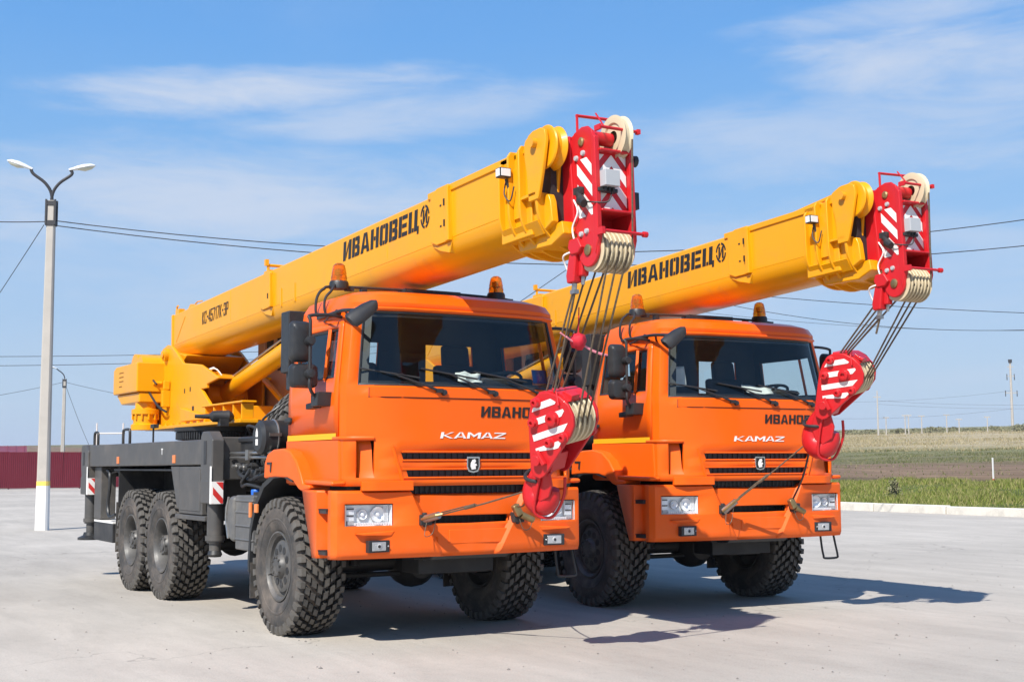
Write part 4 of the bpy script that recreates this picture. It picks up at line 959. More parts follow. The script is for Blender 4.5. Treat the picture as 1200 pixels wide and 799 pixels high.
def build_body(root):
    part = lambda mb, name, mats, parent=root, **k: mb.build(name, mats, parent, **k)
    # ---- deck and outriggers
    mb = MB(); mb.bb(-7.1, -2.15, -1.15, 1.15, 1.735, 1.772)
    for s in (-1, 1): mb.prism([(-7.08, 1.50), (-2.12, 1.515), (-2.12, 1.778), (-7.08, 1.792)], 'y', s*1.15, s*1.25)
    mb.bb(-7.05, -2.2, -.5, .5, 1.22, 1.735)
    deck = part(mb, 'deck', ['grey_paint'], bevel=.012)
    for s in (-1, 1):
        for x in (-5.55, -3.12):
            part(MB().bb(x-.05, x+.05, s*1.2535-.006, s*1.2535+.006, 1.535, 1.625), 'side_reflector', ['reflector_amber'], deck, bevel=.004)
        m_ = MB(); m_.bb(-3.605, -3.588, s*1.2515-.001, s*1.2515+.001, 1.635, 1.70); m_.bb(-3.63, -3.563, s*1.2515-.001, s*1.2515+.001, 1.69, 1.703); part(m_, 'jacking_mark', ['white_paint'], deck)
        for x0, x1 in ((-7.12, -6.92), (-5.60, -5.28)):
            m_ = MB(); m_.tube(smoothpath([(x0, s*1.18, 1.75), (x0, s*1.18, 1.93), (x0+.05, s*1.18, 1.965), (x1-.05, s*1.18, 1.965), (x1, s*1.18, 1.93), (x1, s*1.18, 1.75)], 4), .018, 8); part(m_, 'grab_handle', ['dark_paint'], deck)
        # small bracket with lamp near the ring
        m_ = MB(); m_.tube([(-5.05, s*.95, 1.76), (-5.05, s*.95, 1.98), (-4.92, s*.95, 2.0)], .012, 6); m_.box((-5.0, s*.95, 2.0), (.16, .06, .05)); part(m_, 'lock_lever', ['dark_paint'], deck)
    for x0, x1, zt in ((-2.12, -1.74, 1.86), (-7.50, -7.08, 1.80)):
        mb = MB(); mb.bb(x0+.02, x1-.06, -1.15, 1.15, 1.36, zt-.06)
        for s in (-1, 1):
            mb.prism([(x0, 1.50), (x0, zt-.05), (x0+.05, zt), (x1-.14, zt), (x1, zt-.09), (x1, 1.34), (x0+.04, 1.34)], 'y', s*1.14, s*1.27)
        ob = part(mb, 'outrigger_beam', ['grey_paint'], bevel=.014)
        for s in (-1, 1):
            m_ = MB(); ys = sorted((s*1.13, s*1.272)); m_.bb(x0+.01, x1+.005, ys[0], ys[1], 1.12, 1.36); part(m_, 'outrigger_socket', ['grey_paint'], ob, bevel=.012)
            # dark recesses in the end cover
            m_ = MB(); ys = sorted((s*1.262, s*1.2745)); m_.bb(x0+.12, x0+.20, ys[0], ys[1], 1.52, zt-.10); part(m_, 'beam_slot', ['dark_paint'], ob)
            # chevron board on the front face of the socket
            m_ = MB(); ys = sorted((s*1.152, s*1.278)); m_.bb(x1+.006, x1+.016, ys[0], ys[1], 1.12, 1.345); ye = sorted((s*1.2735, s*1.2785)); m_.bb(x1-.035, x1+.012, ye[0], ye[1], 1.12, 1.50); cb = part(m_, 'chevron_board', ['white_paint'], ob)
            pl = (lambda s, ys, x1: lambda u, v, d: Vector((x1+.0175+d, (ys[0]+.018+u) if s < 0 else (ys[1]-.018-u), 1.125+v)))(s, ys, x1)
            it = clip_stripes(.105, .215, .16, .075, -1.1, .09); m_ = MB()
            for poly in it:
                a = [pl(u, v, 0) for u, v in poly]; b_ = [pl(u, v, .002) for u, v in poly]; n = len(a); m_.add(a+b_, [tuple(range(n)), tuple(range(2*n-1, n-1, -1))]+[(i, (i+1) % n, n+(i+1) % n, n+i) for i in range(n)])
            split(m_, 'red_stripe', ['reflector_red'], ob, smooth=0)
            m_ = MB(); yc = s*1.16; m_.cyl((x0+.19, yc, 1.15), (x0+.19, yc, .72), .085, n=20); m_.cyl((x0+.19, yc, .74), (x0+.19, yc, .60), .06, n=16)
            m_.lathe([(0, .74), (.10, .74), (.10, .79), (0, .79)], (x0+.19, yc, 0), (0, 0, 1), 20)
            part(m_, 'jack_leg', ['grey_paint'], ob)
            m_ = MB()
            if x0 < -5: m_.lathe([(0, .50), (.17, .50), (.17, .53), (.10, .56), (.09, .60), (0, .60)], (x0+.19, yc, 0), (0, 0, 1), 20)
            else: m_.lathe([(0, .57), (.06, .575), (.075, .60), (.06, .64), (0, .65)], (x0+.19, yc, 0), (0, 0, 1), 16)
            part(m_, 'jack_foot', ['dark_paint'], ob)
    # lockers, mud guards, bracket and step on both sides
    for s in (-1, 1):
        ys = sorted((s*.75, s*1.235))
        m_ = MB(); m_.bb(-2.97, -2.16, ys[0], ys[1], .99, 1.50); lk = part(m_, 'side_locker', ['grey_paint'], bevel=.012)
        m_ = MB(); yy = sorted((s*1.235, s*1.243)); m_.bb(-2.92, -2.21, yy[0], yy[1], 1.03, 1.47); part(m_, 'locker_door', ['grey_paint'], lk, bevel=.004)
        m_ = MB(); ys = sorted((s*.9, s*1.26)); m_.bb(-3.02, -1.98, ys[0], ys[1], .935, .985); part(m_, 'locker_sill', ['grey_paint'], lk, bevel=.008)
        m_ = MB(); m_.prism([(-3.30, 1.50), (-2.98, 1.50), (-2.98, 1.05), (-3.05, 1.05)], 'y', s*1.16, s*1.23); part(m_, 'gusset', ['grey_paint'], lk)
        ys = sorted((s*.60, s*.62)); m_ = MB(); m_.bb(-5.9, -3.0, ys[0], ys[1], 1.15, 1.72); ys = sorted((s*.6, s*1.2)); m_.bb(-5.95, -3.0, ys[0], ys[1], 1.45, 1.47); m_.bb(-5.70, -5.68, ys[0], ys[1], 1.0, 1.5)
        m_.bb(-3.0, -2.98, ys[0], ys[1], 1.0, 1.5); part(m_, 'rear_mudguard', ['dark_paint'])
        ys = sorted((s*.80, s*1.22)); m_ = MB(); m_.bb(-5.715, -5.70, ys[0], ys[1], .42, 1.05); part(m_, 'mud_flap', ['rubber'])
        # rear frame behind the last wheel: post, plate, hoses
        m_ = MB(); ys = sorted((s*1.0, s*1.2)); m_.bb(-6.98, -6.62, ys[0], ys[1], .80, 1.50); part(m_, 'rear_locker', ['grey_paint'], bevel=.012)
        m_ = MB(); m_.tube(smoothpath([(-6.5, s*1.15, 1.45), (-6.25, s*1.18, 1.42), (-6.22, s*1.18, 1.25), (-6.3, s*1.18, 1.0), (-6.2, s*1.18, .85), (-6.0, s*1.15, .88)], 5), .022, 8); m_.tube(smoothpath([(-6.6, s*1.1, 1.40), (-6.1, s*1.1, 1.44), (-5.95, s*1.1, 1.3)], 5), .018, 8); split(m_, 'hose', ['black_plastic'], root)
        m_ = MB(); ys = sorted((s*.85, s*1.2)); m_.bb(-6.95, -5.95, ys[0], ys[1], .52, .76); part(m_, 'rear_toolbox', ['dark_paint'], bevel=.01)
        m_ = MB(); m_.bb(-6.95, -5.95, ys[0], ys[1], .765, .79); part(m_, 'toolbox_lid', ['white_paint'])
    # fuel / fluid tanks behind the front wheel
    for s in (-1,):
        m_ = MB(); R_ = []
        for i, (x0) in enumerate([-1.28+.045*k for k in range(16)]):
            k = 1.0 if i % 4 else .965
            pts = []
            for cx, cz, a0 in ((-1.20+.06, 1.18, 90), (-.83-.06, 1.18, 0), (-.83-.06, .74, 270), (-1.20+.06, .74, 180)):
                for q in range(4):
                    a_ = rad(a0+90*(3-q)/3); pts.append((-1.02+(cy_ := 0)+.0, 0, 0))
            R_.append(pts)
        m_ = MB(); m_.bb(-1.10, -.62, -1.235, -.72, .70, 1.22)
        for z in (.80, .93, 1.06, 1.17): m_.bb(-1.103, -.617, -1.243, -.72, z-.014, z+.014)
        tk = part(m_, 'fluid_tank', ['tank_plastic'], bevel=.018)
        m_ = MB(); m_.prism([(-1.40, 1.10), (-1.34, 1.18), (-1.22, 1.21), (-1.13, 1.205), (-1.13, .76), (-1.24, .78), (-1.34, .86), (-1.41, .98)], 'y', -1.25, -.75); part(m_, 'expansion_tank', ['tank_plastic'], tk, bevel=.04, seg=3)
        m_ = MB(); m_.tube(smoothpath([(-1.25, -1.253, 1.20), (-1.31, -1.256, 1.0), (-1.25, -1.253, .80)], 6), .012, 6); part(m_, 'tank_strap', ['steel'], tk)
        m_ = MB(); m_.lathe([(0, 0), (.05, 0), (.052, .05), (.045, .062), (0, .065)], (-1.12, -1.02, 1.21), (0, 0, 1), 16); part(m_, 'filler_cap', ['blue_cap'], tk)
        m_ = MB(); m_.bb(-.98, -.70, -1.1, -.9, 1.22, 1.25); m_.box((-.80, -1.0, 1.27), (.14, .16, .05)); part(m_, 'tank_fitting', ['dark_paint'], tk)
        m_ = MB(); m_.bb(-.655, -.61, -1.262, -1.24, 1.02, 1.16); part(m_, 'side_marker', ['reflector_amber'], tk, bevel=.004)
    m_ = MB(); m_.bb(-1.25, -.35, .70, 1.22, .70, 1.24); part(m_, 'fuel_tank', ['grey_paint'], bevel=.06, seg=3)
    # things between deck and cab
    m_ = MB(); m_.bb(-1.70, -.35, -.55, .75, 1.22, 1.42); m_.bb(-1.72, -1.3, -.98, .9, 1.60, 1.80); m_.bb(-1.74, -.95, -.85, -.55, 1.30, 1.55); m_.bb(-1.74, -1.0, -1.0, -.60, 1.74, 1.79)
    m_.bb(-.62, -.40, -1.0, 1.0, 1.25, 1.50); m_.cyl((-1.5, -.95, 1.42), (-1.15, -.95, 1.42), .08, n=14)
    for i in range(6): m_.bb(-1.6+.12*i, -1.55+.12*i, -.9, -.5, 1.42, 1.60)
    part(m_, 'gearbox_housing', ['dark_paint'], bevel=.012)
    for k_, pts in enumerate(([(-1.70, -1.0, 1.50), (-1.5, -1.06, 1.42), (-1.25, -1.02, 1.36), (-1.0, -1.05, 1.40), (-.6, -.98, 1.46)], [(-1.70, -.95, 1.42), (-1.45, -1.05, 1.30), (-1.2, -1.08, 1.32), (-.95, -1.0, 1.28)], [(-1.6, -.9, 1.80), (-1.45, -1.0, 1.90), (-1.2, -.98, 1.86), (-1.05, -.9, 1.7)], [(-1.72, -.8, 1.78), (-1.4, -.85, 1.88), (-1.15, -.95, 1.96), (-1.05, -.8, 2.1), (-1.1, -.6, 2.2)], [(-1.5, -1.0, 1.40), (-1.38, -1.08, 1.34), (-1.28, -1.06, 1.42), (-1.38, -1.0, 1.47), (-1.48, -1.05, 1.41)])):
        m_ = MB(); m_.tube(smoothpath(pts, 5), (.020, .016, .014, .012, .018)[k_], 7); part(m_, 'hose', ['black_plastic'])
    for x_, z_ in ((-1.62, 1.50), (-1.40, 1.49), (-1.18, 1.50), (-.92, 1.46)):
        m_ = MB(); m_.cyl((x_, -.96, z_), (x_, -1.06, z_), .035, n=10); m_.cyl((x_, -1.06, z_), (x_, -1.10, z_), .018, n=8); part(m_, 'valve', ['steel' if x_ < -1.3 else 'dark_paint'])
    m_ = MB(); 
    for z in (1.585, 1.63): m_.tube([(-1.78, -1.06, z), (-.45, -1.02, z)], .014, 8)
    m_.box((-1.25, -1.05, 1.61), (.08, .06, .10)); split(m_, 'hydraulic_pipe', ['steel'], root)
    m_ = MB(); m_.lathe([(0, -.30), (.15, -.30), (.165, -.27), (.17, .0), (.176, .01), (.176, .03), (.17, .04), (.165, .16), (.13, .19), (0, .19)], (-.84, -.93, 1.775), (0, -1, 0), 32)
    af = part(m_, 'air_filter', ['black_plastic'])
    m_ = MB(); m_.prism([(-.88, 1.70), (-.82, 1.70), (-.82, 1.76), (-.88, 1.76)], 'y', -1.1225, -1.1205); m_.prism([(-.88, 1.78), (-.82, 1.78), (-.825, 1.83), (-.85, 1.865), (-.875, 1.83)], 'y', -1.1225, -1.1205); part(m_, 'filter_label', ['white_paint'], af)
    m_ = MB(); m_.tube([(-.84-.170*math.cos(t), -.96, 1.775+.170*math.sin(t)) for t in [math.pi*2*i/24 for i in range(25)]], .010, 6); m_.box((-.665, -1.0, 1.80), (.02, .12, .03)); part(m_, 'filter_clip', ['steel'], af)

    # ---- slewing part: pivots about (-4.9, 0)
    m_ = MB(); m_.lathe([(.0, 1.77), (.60, 1.77), (.60, 1.83), (.66, 1.83), (.66, 1.93), (.70, 1.935), (.70, 1.985), (0, 1.985)], (-4.9, 0, 0), (0, 0, 1), 64)
    for i in range(110):
        a_ = 2*math.pi*i/110; m_.box((-4.9+.672*math.cos(a_), .672*math.sin(a_), 1.88), (.024, .022, .09), Matrix.Rotation(a_, 3, 'Z'))
    ring = part(m_, 'slewing_ring', ['dark_paint'], smooth=25)
    X = -4.9
    mb = MB(); mb.prism([(-6.72, -.60), (-6.5, -.62), (-3.5, -.62), (-2.9, -.58), (-2.9, -.36), (-3.9, .2), (-4.3, .62), (-6.5, .62), (-6.72, .60)], 'z', 1.985, 2.03)
    for s in (-1, 1):
        plate = [(-6.62, 2.03), (-6.62, 2.55), (-6.58, 2.98), (-6.38, 3.10), (-6.18, 3.135), (-5.98, 3.10), (-5.80, 3.02), (-5.46, 2.84), (-4.72, 2.77), (-3.98, 2.56), (-4.46, 2.51), (-4.46, 2.46), (-4.68, 2.46), (-4.30, 2.25), (-4.30, 2.03)]
        mb.prism(plate if s < 0 else plate[:8]+[(-5.05, 2.80), (-4.95, 2.5), (-4.95, 2.03)], 'y', s*.43, s*.47)
        mb.prism([(-6.66, 2.03), (-6.60, 2.03), (-6.60, 2.98), (-6.66, 2.98)], 'y', s*.36, s*.60)
        if s > 0: continue
        mb.prism([(-4.32, 2.03), (-2.95, 2.03), (-2.95, 2.20), (-4.32, 2.24)], 'y', s*.40, s*.44)
        mb.bb(-4.36, -2.9, min(s*.38, s*.56), max(s*.38, s*.56), 2.215, 2.240)
        for x in (-4.28, -3.95, -3.6, -3.25, -2.96): mb.bb(x-.014, x+.014, min(s*.40, s*.545), max(s*.40, s*.545), 2.03, 2.215)
        mb.prism([(-5.35, 2.25), (-5.35, 2.07), (-4.35, 2.07), (-4.35, 2.12)], 'y', s*.43, s*.53)
    mb.bb(-6.58, -6.50, -.43, .43, 2.03, 2.95); mb.bb(-4.4, -4.32, -.43, .43, 2.03, 2.25)
    mb.prism([(-5.46, 2.68), (-4.6, 2.59), (-4.6, 2.63), (-5.46, 2.72)], 'y', -.43, .43)
    tur = part(mb, 'turret', ['yellow_paint'], bevel=.010)
    tp = lambda m_, name, mats, **k: m_.build(name, mats, tur, **k)
    for s in (-1, 1):
        m_ = MB(); m_.cyl((-6.18, s*.40, 3.0), (-6.18, s*.52, 3.0), .085, n=20); m_.cyl((-6.18, s*.5, 3.0), (-6.18, s*.545, 3.0), .05, n=16)
        tp(m_, 'boom_pivot', ['yellow_paint'])
        m_ = MB(); m_.prism([(-5.03, 2.13), (-4.95, 2.13), (-4.95, 2.26), (-5.03, 2.26)], 'y', s*.4695, s*.4725); m_.prism([(-5.38, 2.44), (-5.34, 2.44), (-5.34, 2.50), (-5.38, 2.50)], 'y', s*.4695, s*.4725); m_.prism([(-5.14, 2.45), (-5.10, 2.45), (-5.10, 2.51), (-5.14, 2.51)], 'y', s*.4695, s*.4725); split(m_, 'plate_hole', ['black_print'], tur)
        m_ = MB()
        for i in range(13): m_.cyl((-6.3+.27*i, s*.58, 2.028), (-6.3+.27*i, s*.58, 2.055), .022, n=6)
        split(m_, 'ring_bolt', ['yellow_paint'], tur)
    # slewing gear motor column at the rear right
    m_ = MB(); c_ = (-6.50, -.66)
    m_.lathe([(0, 1.99), (.19, 1.99), (.19, 2.06), (.16, 2.08), (.16, 2.20), (.185, 2.205), (.185, 2.27), (.14, 2.28), (.13, 2.42), (.11, 2.43), (.11, 2.55), (0, 2.55)], (c_[0], c_[1], 0), (0, 0, 1), 24)
    for i in range(12):
        a_ = 2*math.pi*i/12; m_.cyl((c_[0]+.172*math.cos(a_), c_[1]+.172*math.sin(a_), 2.13), (c_[0]+.172*math.cos(a_), c_[1]+.172*math.sin(a_), 2.21), .014, n=6)
    tp(m_, 'slewing_motor', ['yellow_paint'])
    m_ = MB(); m_.tube(smoothpath([(-6.45, -.60, 2.5), (-6.30, -.66, 2.48), (-6.1, -.6, 2.30), (-5.98, -.52, 2.22)], 5), .016, 6); m_.tube(smoothpath([(-6.4, -.56, 2.8), (-6.36, -.62, 2.7), (-6.2, -.6, 2.6)], 5), .014, 6); split(m_, 'hose', ['black_plastic'], tur)
    m_ = MB(); m_.box((-6.05, -.52, 2.40), (.10, .10, .22)); m_.box((-6.02, -.52, 2.58), (.06, .08, .12)); m_.cyl((-6.40, -.52, 2.78), (-6.40, -.62, 2.78), .05, n=12); m_.cyl((-6.30, -.50, 2.62), (-6.30, -.62, 2.62), .03, n=10); split(m_, 'valve_block', ['yellow_paint'], tur, bevel=.008)
    # grey winch motor on the plate edge (dark pointed thing on the ring)
    m_ = MB(); m_.lathe([(0, -.30), (.02, -.30), (.03, -.14), (.065, -.10), (.07, .08), (.04, .12), (0, .14)], (-3.1, -.72, 2.06), (.25, 1, 0), 14); m_.box((-3.05, -.72, 1.99), (.10, .10, .08)); tp(m_, 'grease_pump', ['dark_paint'])
    # counterweight
    mb = MB(); mb.prism([(-7.55, 2.51), (-7.55, 2.86), (-7.42, 2.90), (-6.30, 2.90), (-6.30, 2.50)], 'y', -.84, .84)
    mb.prism([(-7.52, 2.505), (-6.32, 2.495), (-6.32, 2.36), (-7.25, 2.36)], 'y', -.80, .80)
    cwt = part(mb, 'counterweight', ['yellow_paint'], bevel=.018)
    m_ = MB()
    for k, z in enumerate((2.80, 2.74, 2.68, 2.61)):
        x0 = -7.22
        for j in range(9 if k < 3 else 6): m_.bb(x0+.026*j, x0+.026*j+.017, -.8425, -.8405, z-.008, z+.007)
    part(m_, 'capacity_text', ['faded_print'], cwt)
    m_ = MB(); m_.cyl((-6.95, -.70, 2.86), (-6.95, .70, 2.86), .20, n=28); m_.cyl((-6.50, -.75, 2.84), (-6.50, .75, 2.84), .16, n=24); split(m_, 'winch_cover', ['yellow_paint'], cwt)
    m_ = MB(); m_.tube([(-6.62, .1, 2.86), (-6.28, .1, 3.30)], .012, 6); part(m_, 'winch_rope', ['rope_steel'])
    # operator cab on the left of the turret
    mb = MB(); mb.prism([(-5.40, 2.0), (-3.45, 2.0), (-3.30, 2.55), (-3.62, 3.28), (-5.40, 3.28)], 'y', .52, 1.20); oc = part(mb, 'operator_cab', ['tan_panel'], bevel=.03)
    m_ = MB(); m_.prism([(-5.02, 2.72), (-4.10, 2.72), (-4.10, 3.20), (-5.02, 3.20)], 'y', .512, .5195); part(m_, 'cab_window', ['black_print'], oc)
    m_ = MB(); m_.prism([(-5.20, 2.70), (-5.06, 2.70), (-5.06, 3.22), (-5.20, 3.22)], 'y', .505, .5195); m_.prism([(-4.75, 2.72), (-4.62, 2.72), (-4.62, 3.20), (-4.75, 3.20)], 'y', .505, .5195); split(m_, 'window_frame', ['tan_panel'], oc)
    m_ = MB(); m_.tube([(-4.70, .50, 2.73), (-4.55, .50, 3.20)], .008, 6); part(m_, 'cab_wiper', ['black_plastic'], oc)
    m_ = MB(); m_.prism([(-2.85, 2.26), (-2.1, 2.34), (-2.1, 2.36), (-2.85, 2.28)], 'y', -.05, .55); part(m_, 'sun_shade', ['white_paint'])

    # ---- lift cylinder
    mb = MB(); a = Vector((-5.15, 0, 2.43)); b = Vector((-2.05, 0, 2.99)); d = (b-a).normalized()
    mb.cyl(a, b, .112, n=32); mb.lathe([(.112, 0), (.135, .01), (.135, .10), (.112, .11)], b-d*.2, d, 32)
    mb.cyl((a.x, -.24, a.z), (a.x, .24, a.z), .12, n=24)
    lc = part(mb, 'lift_cylinder', ['yellow_paint'])
    m_ = MB(); m_.cyl(b, b+d*.55, .08, n=24); part(m_, 'piston_rod', ['chrome'], lc)
    m_ = MB(); m_.tube([a+Vector((.2, -.07, .14)), b+Vector((-.2, -.07, .10))], .014, 8); part(m_, 'cylinder_pipe', ['steel'], lc)
    m_ = MB(); m_.tube(smoothpath([a+Vector((.0, -.16, .16)), a+Vector((.1, -.22, .3)), a+Vector((.25, -.2, .30)), a+Vector((.3, -.13, .2))], 5), .009, 8); m_.tube(smoothpath([a+Vector((-.12, -.2, .12)), a+Vector((.0, -.25, .28)), a+Vector((.15, -.2, .33))], 5), .012, 8); split(m_, 'hose', ['white_paint'], lc)
    m_ = MB(); m_.box(a+Vector((.08, -.16, .24)), (.14, .06, .08)); m_.prism([(-5.4, 2.04), (-4.9, 2.04), (-5.05, 2.50), (-5.25, 2.50)], 'y', -.26, -.22); m_.prism([(-5.4, 2.04), (-4.9, 2.04), (-5.05, 2.50), (-5.25, 2.50)], 'y', .22, .26); split(m_, 'cylinder_bracket', ['yellow_paint'], lc)
    m_ = MB(); m_.tube([(-4.5, .30, 2.58), (-3.75, .30, 2.24)], .04, 8); part(m_, 'diagonal_brace', ['yellow_paint'], tur)

    # ---- boom
    def sec(u, hw=.32, h=.645, top=0.0):
        pts = [(hw-.02, top), (hw, top-.02)]
        br = -.40
        for i in range(13):
            t = i/12*math.pi/2; pts.append((hw*(math.cos(t))**.62, br-(h+br)*(math.sin(t))**.9))
        pts += [(-p[0], p[1]) for p in pts[-2::-1]]
        return [Vector((u, y, w)) for y, w in pts]
    mb = MB(BX); mb.loft([sec(u) for u in (-6.45, -5, -3, -1, .8, 2.5)]); 
    boom = part(mb, 'boom', ['yellow_paint'], smooth=40)
    bo = lambda m_, name, mats, **k: m_.build(name, mats, boom, **k)
    # rear closing plate, pivot lug and top lugs
    m_ = MB(BX); m_.bb(-6.50, -6.44, -.335, .335, -.56, .0); m_.prism([(-6.5, -.50), (-5.55, -.66), (-5.9, -.84), (-6.3, -.86), (-6.45, -.75)], 'y', -.40, .40); bo(m_, 'boom_foot', ['yellow_paint'], bevel=.012)
    m_ = MB(BX); m_.bb(-6.42, -6.25, -.30, -.22, -.0, .06); m_.tube([(-6.45, -.27, .02), (-6.45, -.27, .10), (-6.40, -.27, .12)], .014, 6); m_.tube([(-6.1, -.2, .02), (-5.75, -.2, .09), (-5.55, -.2, .07)], .010, 6); m_.prism([(-5.85, -.005), (-5.75, .05), (-5.6, .03), (-5.5, -.005)], 'y', -.3, -.1); bo(m_, 'cable_lug', ['yellow_paint'])
    m_ = MB(BX); m_.bb(-2.98, -2.80, -.29, .29, 0, .03)
    for y in (-.26, .26): m_.tube([(-2.92, y, .02), (-2.92, y, .10)], .018, 6)
    m_.tube([(-2.92, -.26, .10), (-2.92, .26, .10)], .018, 6); m_.box((-2.92, -.28, .13), (.05, .04, .07)); bo(m_, 'cable_guide', ['yellow_paint'])
    # wear pad collars: plates on the side with window and edge strip
    for s in (-1, 1):
        for u0, u1, tp_, lw in ((-2.98, -2.60, -.02, -.43), (1.27, 1.62, .035, -.46)):
            m_ = MB(BX); m_.prism([(u0, tp_-.05), (u0+.12, tp_), (u1-.03, tp_), (u1, tp_-.05), (u1, lw), (u0+.10, lw), (u0, lw+.04)], 'y', s*.315, s*.345); m_.bb(u1-.06, u1, min(s*.33, s*.362), max(s*.33, s*.362), lw, tp_-.02); m_.prism([(u0, lw), (u1, lw), (u1-.05, lw-.10), (u0+.14, lw-.06)], 'y', s*.25, s*.325); bo(m_, 'wear_pad_cover', ['yellow_paint'], bevel=.008)
            m_ = MB(BX)
            for w in ((-.30,) if u0 < 0 else (-.12, -.30)):
                m_.bb(u1-.075, u1-.058, s*.3635-.004, s*.3635+.004, w-.03, w+.03)
            if u0 > 0:
                for w in (-.13, -.31): m_.bb(u1-.17, u1-.145, s*.3465-.002, s*.3465+.002, w-.008, w+.008)
            split(m_, 'bolt_slot', ['black_print'], boom)
        for u in (-2.35, -1.95):
            m_ = MB(BX); m_.bb(u-.012, u+.012, min(s*.31, s*.328), max(s*.31, s*.328), -.46, -.26); bo(m_, 'stiffener', ['yellow_paint'])
    for s in (-1, 1):
        m_ = MB(BX); m_.tube([(-6.4, s*.3165, -.43), (-1.5, s*.3165, -.43), (2.4, s*.3165, -.43)], .0055, 5); bo(m_, 'weld_seam', ['yellow_paint'])
        for u in (-4.05, .35):
            m_ = MB(BX); m_.tube([(u, s*.3195, -.03), (u, s*.3195, -.40)], .0035, 5); bo(m_, 'weld_seam', ['yellow_paint'])
        m_ = MB(BX); m_.tube(smoothpath([(-6.3, s*.3205, -.52+.12), (-6.1, s*.3215, -.25), (-5.9, s*.3215, -.10)], 4), .004, 5); bo(m_, 'weld_seam', ['yellow_paint'])
    # top strip after the second collar
    m_ = MB(BX); m_.bb(1.20, 2.70, -.335, .335, -.03, .030); bo(m_, 'top_plate', ['yellow_paint'], bevel=.008)
    # lettering on both sides
    for s in (-1, 1):
        def pl(u0, w0, len_):
            return (lambda u, v, d: BX @ Vector((u0+u, -(.3215+d), w0+v))) if s < 0 else (lambda u, v, d: BX @ Vector((u0+len_-u, .3215+d, w0+v)))
        m_ = MB(); word(m_, 'ИВАНОВЕЦ', {'*': .80, 'А': .92, 'Ц': .92, 'И': .86}, .13, .19, 1.65, pl(-.655, -.250, 1.65), t=.27, g=.055, slant=.10); bo(m_, 'lettering', ['black_print'], smooth=0)
        m_ = MB(); word(m_, 'КС-45717К-3Р', {'*': .62, '-': .40, '1': .42}, .14, .160, 1.02, pl(-5.16, -.305, 1.02), t=.15, slant=.06); bo(m_, 'model_lettering', ['black_print'], smooth=0)
        m_ = MB(); f = pl(1.125, -.155, .02); cu, cv = (0.0, 0.0)
        for (a0, a1) in ((8, 82), (98, 172), (188, 262), (278, 352)):
            oo = [(.085*math.cos(rad(a0+(a1-a0)*i/10)), .105*math.sin(rad(a0+(a1-a0)*i/10))) for i in range(11)]; ii = [(.066*math.cos(rad(a0+(a1-a0)*i/10)), .083*math.sin(rad(a0+(a1-a0)*i/10))) for i in range(11)]
            poly = oo+ii[::-1]; A = [f(u, v, 0) for u, v in poly]; B = [f(u, v, .0025) for u, v in poly]; n = len(A); m_.add(A+B, [tuple(range(n)), tuple(range(2*n-1, n-1, -1))]+[(i, (i+1) % n, n+(i+1) % n, n+i) for i in range(n)])
        word(m_, 'И', {'*': .8}, 0, .125, .085, (lambda f: lambda u, v, d: f(u-.045, v-.062, d))(f), t=.24, g=.05, slant=.08); bo(m_, 'emblem', ['black_print'], smooth=0)
    # small wall lamp on the boom side
    m_ = MB(BX); m_.box((2.66, -.43, -.135), (.07, .10, .075)); m_.mt(1); m_.box((2.697, -.43, -.135), (.006, .085, .06)); m_.box((2.66, -.482, -.135), (.055, .006, .06)); m_.mt(0); m_.tube([(2.66, -.41, -.18), (2.66, -.38, -.26)], .014, 6); m_.tube(smoothpath([(2.64, -.40, -.2), (2.65, -.42, -.30), (2.70, -.40, -.36), (2.73, -.38, -.25)], 5), .007, 5); bo(m_, 'work_lamp', ['dark_paint', 'lamp_shell'], bevel=.006)

    # ---- boom head: yellow rib frames, pulley
    mb = MB(BX); mb.bb(2.45, 2.90, -.335, .335, -.66, .025); mb.prism([(2.55, -.64), (3.20, -.60), (3.22, -.70), (3.05, -.76), (2.60, -.74)], 'y', -.26, .26)
    bh = part(mb, 'boom_collar', ['yellow_paint'], bevel=.012)
    def rib(u, th, hw, top, bot, cut=None):
        el = [(hw*math.cos(rad(q)), -.44+(bot+.44)*math.sin(rad(q))) for q in range(0, 91, 9)]
        hi = [(hw, top-.04), (hw*.93, top)] if cut is None else [(hw, cut)]
        rt_ = hi[::-1]+el
        m_ = MB(BX); m_.prism(rt_+[(-p, q) for p, q in rt_[::-1] if abs(p) > 1e-6], 'x', u-th/2, u+th/2); part(m_, 'rib', ['yellow_paint'], bh, bevel=.007)
    rib(2.50, .026, .385, -.02, -.76); rib(2.66, .026, .395, .04, -.80); rib(2.82, .026, .395, .05, -.81)
    rib(3.03, .030, .375, 0, -.80, cut=-.37)
    for s in (-1, 1):
        m_ = MB(BX); m_.prism([(2.68, -.10), (2.82, -.10), (2.82, -.50), (2.68, -.50)], 'y', s*.335, s*.355); part(m_, 'side_web', ['yellow_paint'], bh)
        for u0, u1, w0 in ((2.51, 2.655, -.585), (2.67, 2.815, -.60), (2.83, 3.02, -.60)):
            m_ = MB(BX); A = [(u0, s*.30, w0-.07), (u1, s*.30, w0-.07), (u1, s*.36, w0+.03), (u0, s*.36, w0+.03)]
            m_.add(A+[(p[0], p[1]-s*.02, p[2]+.012) for p in A], [(0, 1, 2, 3), (7, 6, 5, 4), (0, 1, 5, 4), (1, 2, 6, 5), (2, 3, 7, 6), (3, 0, 4, 7)]); part(m_, 'gusset', ['yellow_paint'], bh)
    m_ = MB(BX); m_.prism([(2.83, -.36), (3.04, -.36), (3.04, -.38), (2.83, -.38)], 'y', -.385, -.25); part(m_, 'flange_cap', ['yellow_paint'], bh)
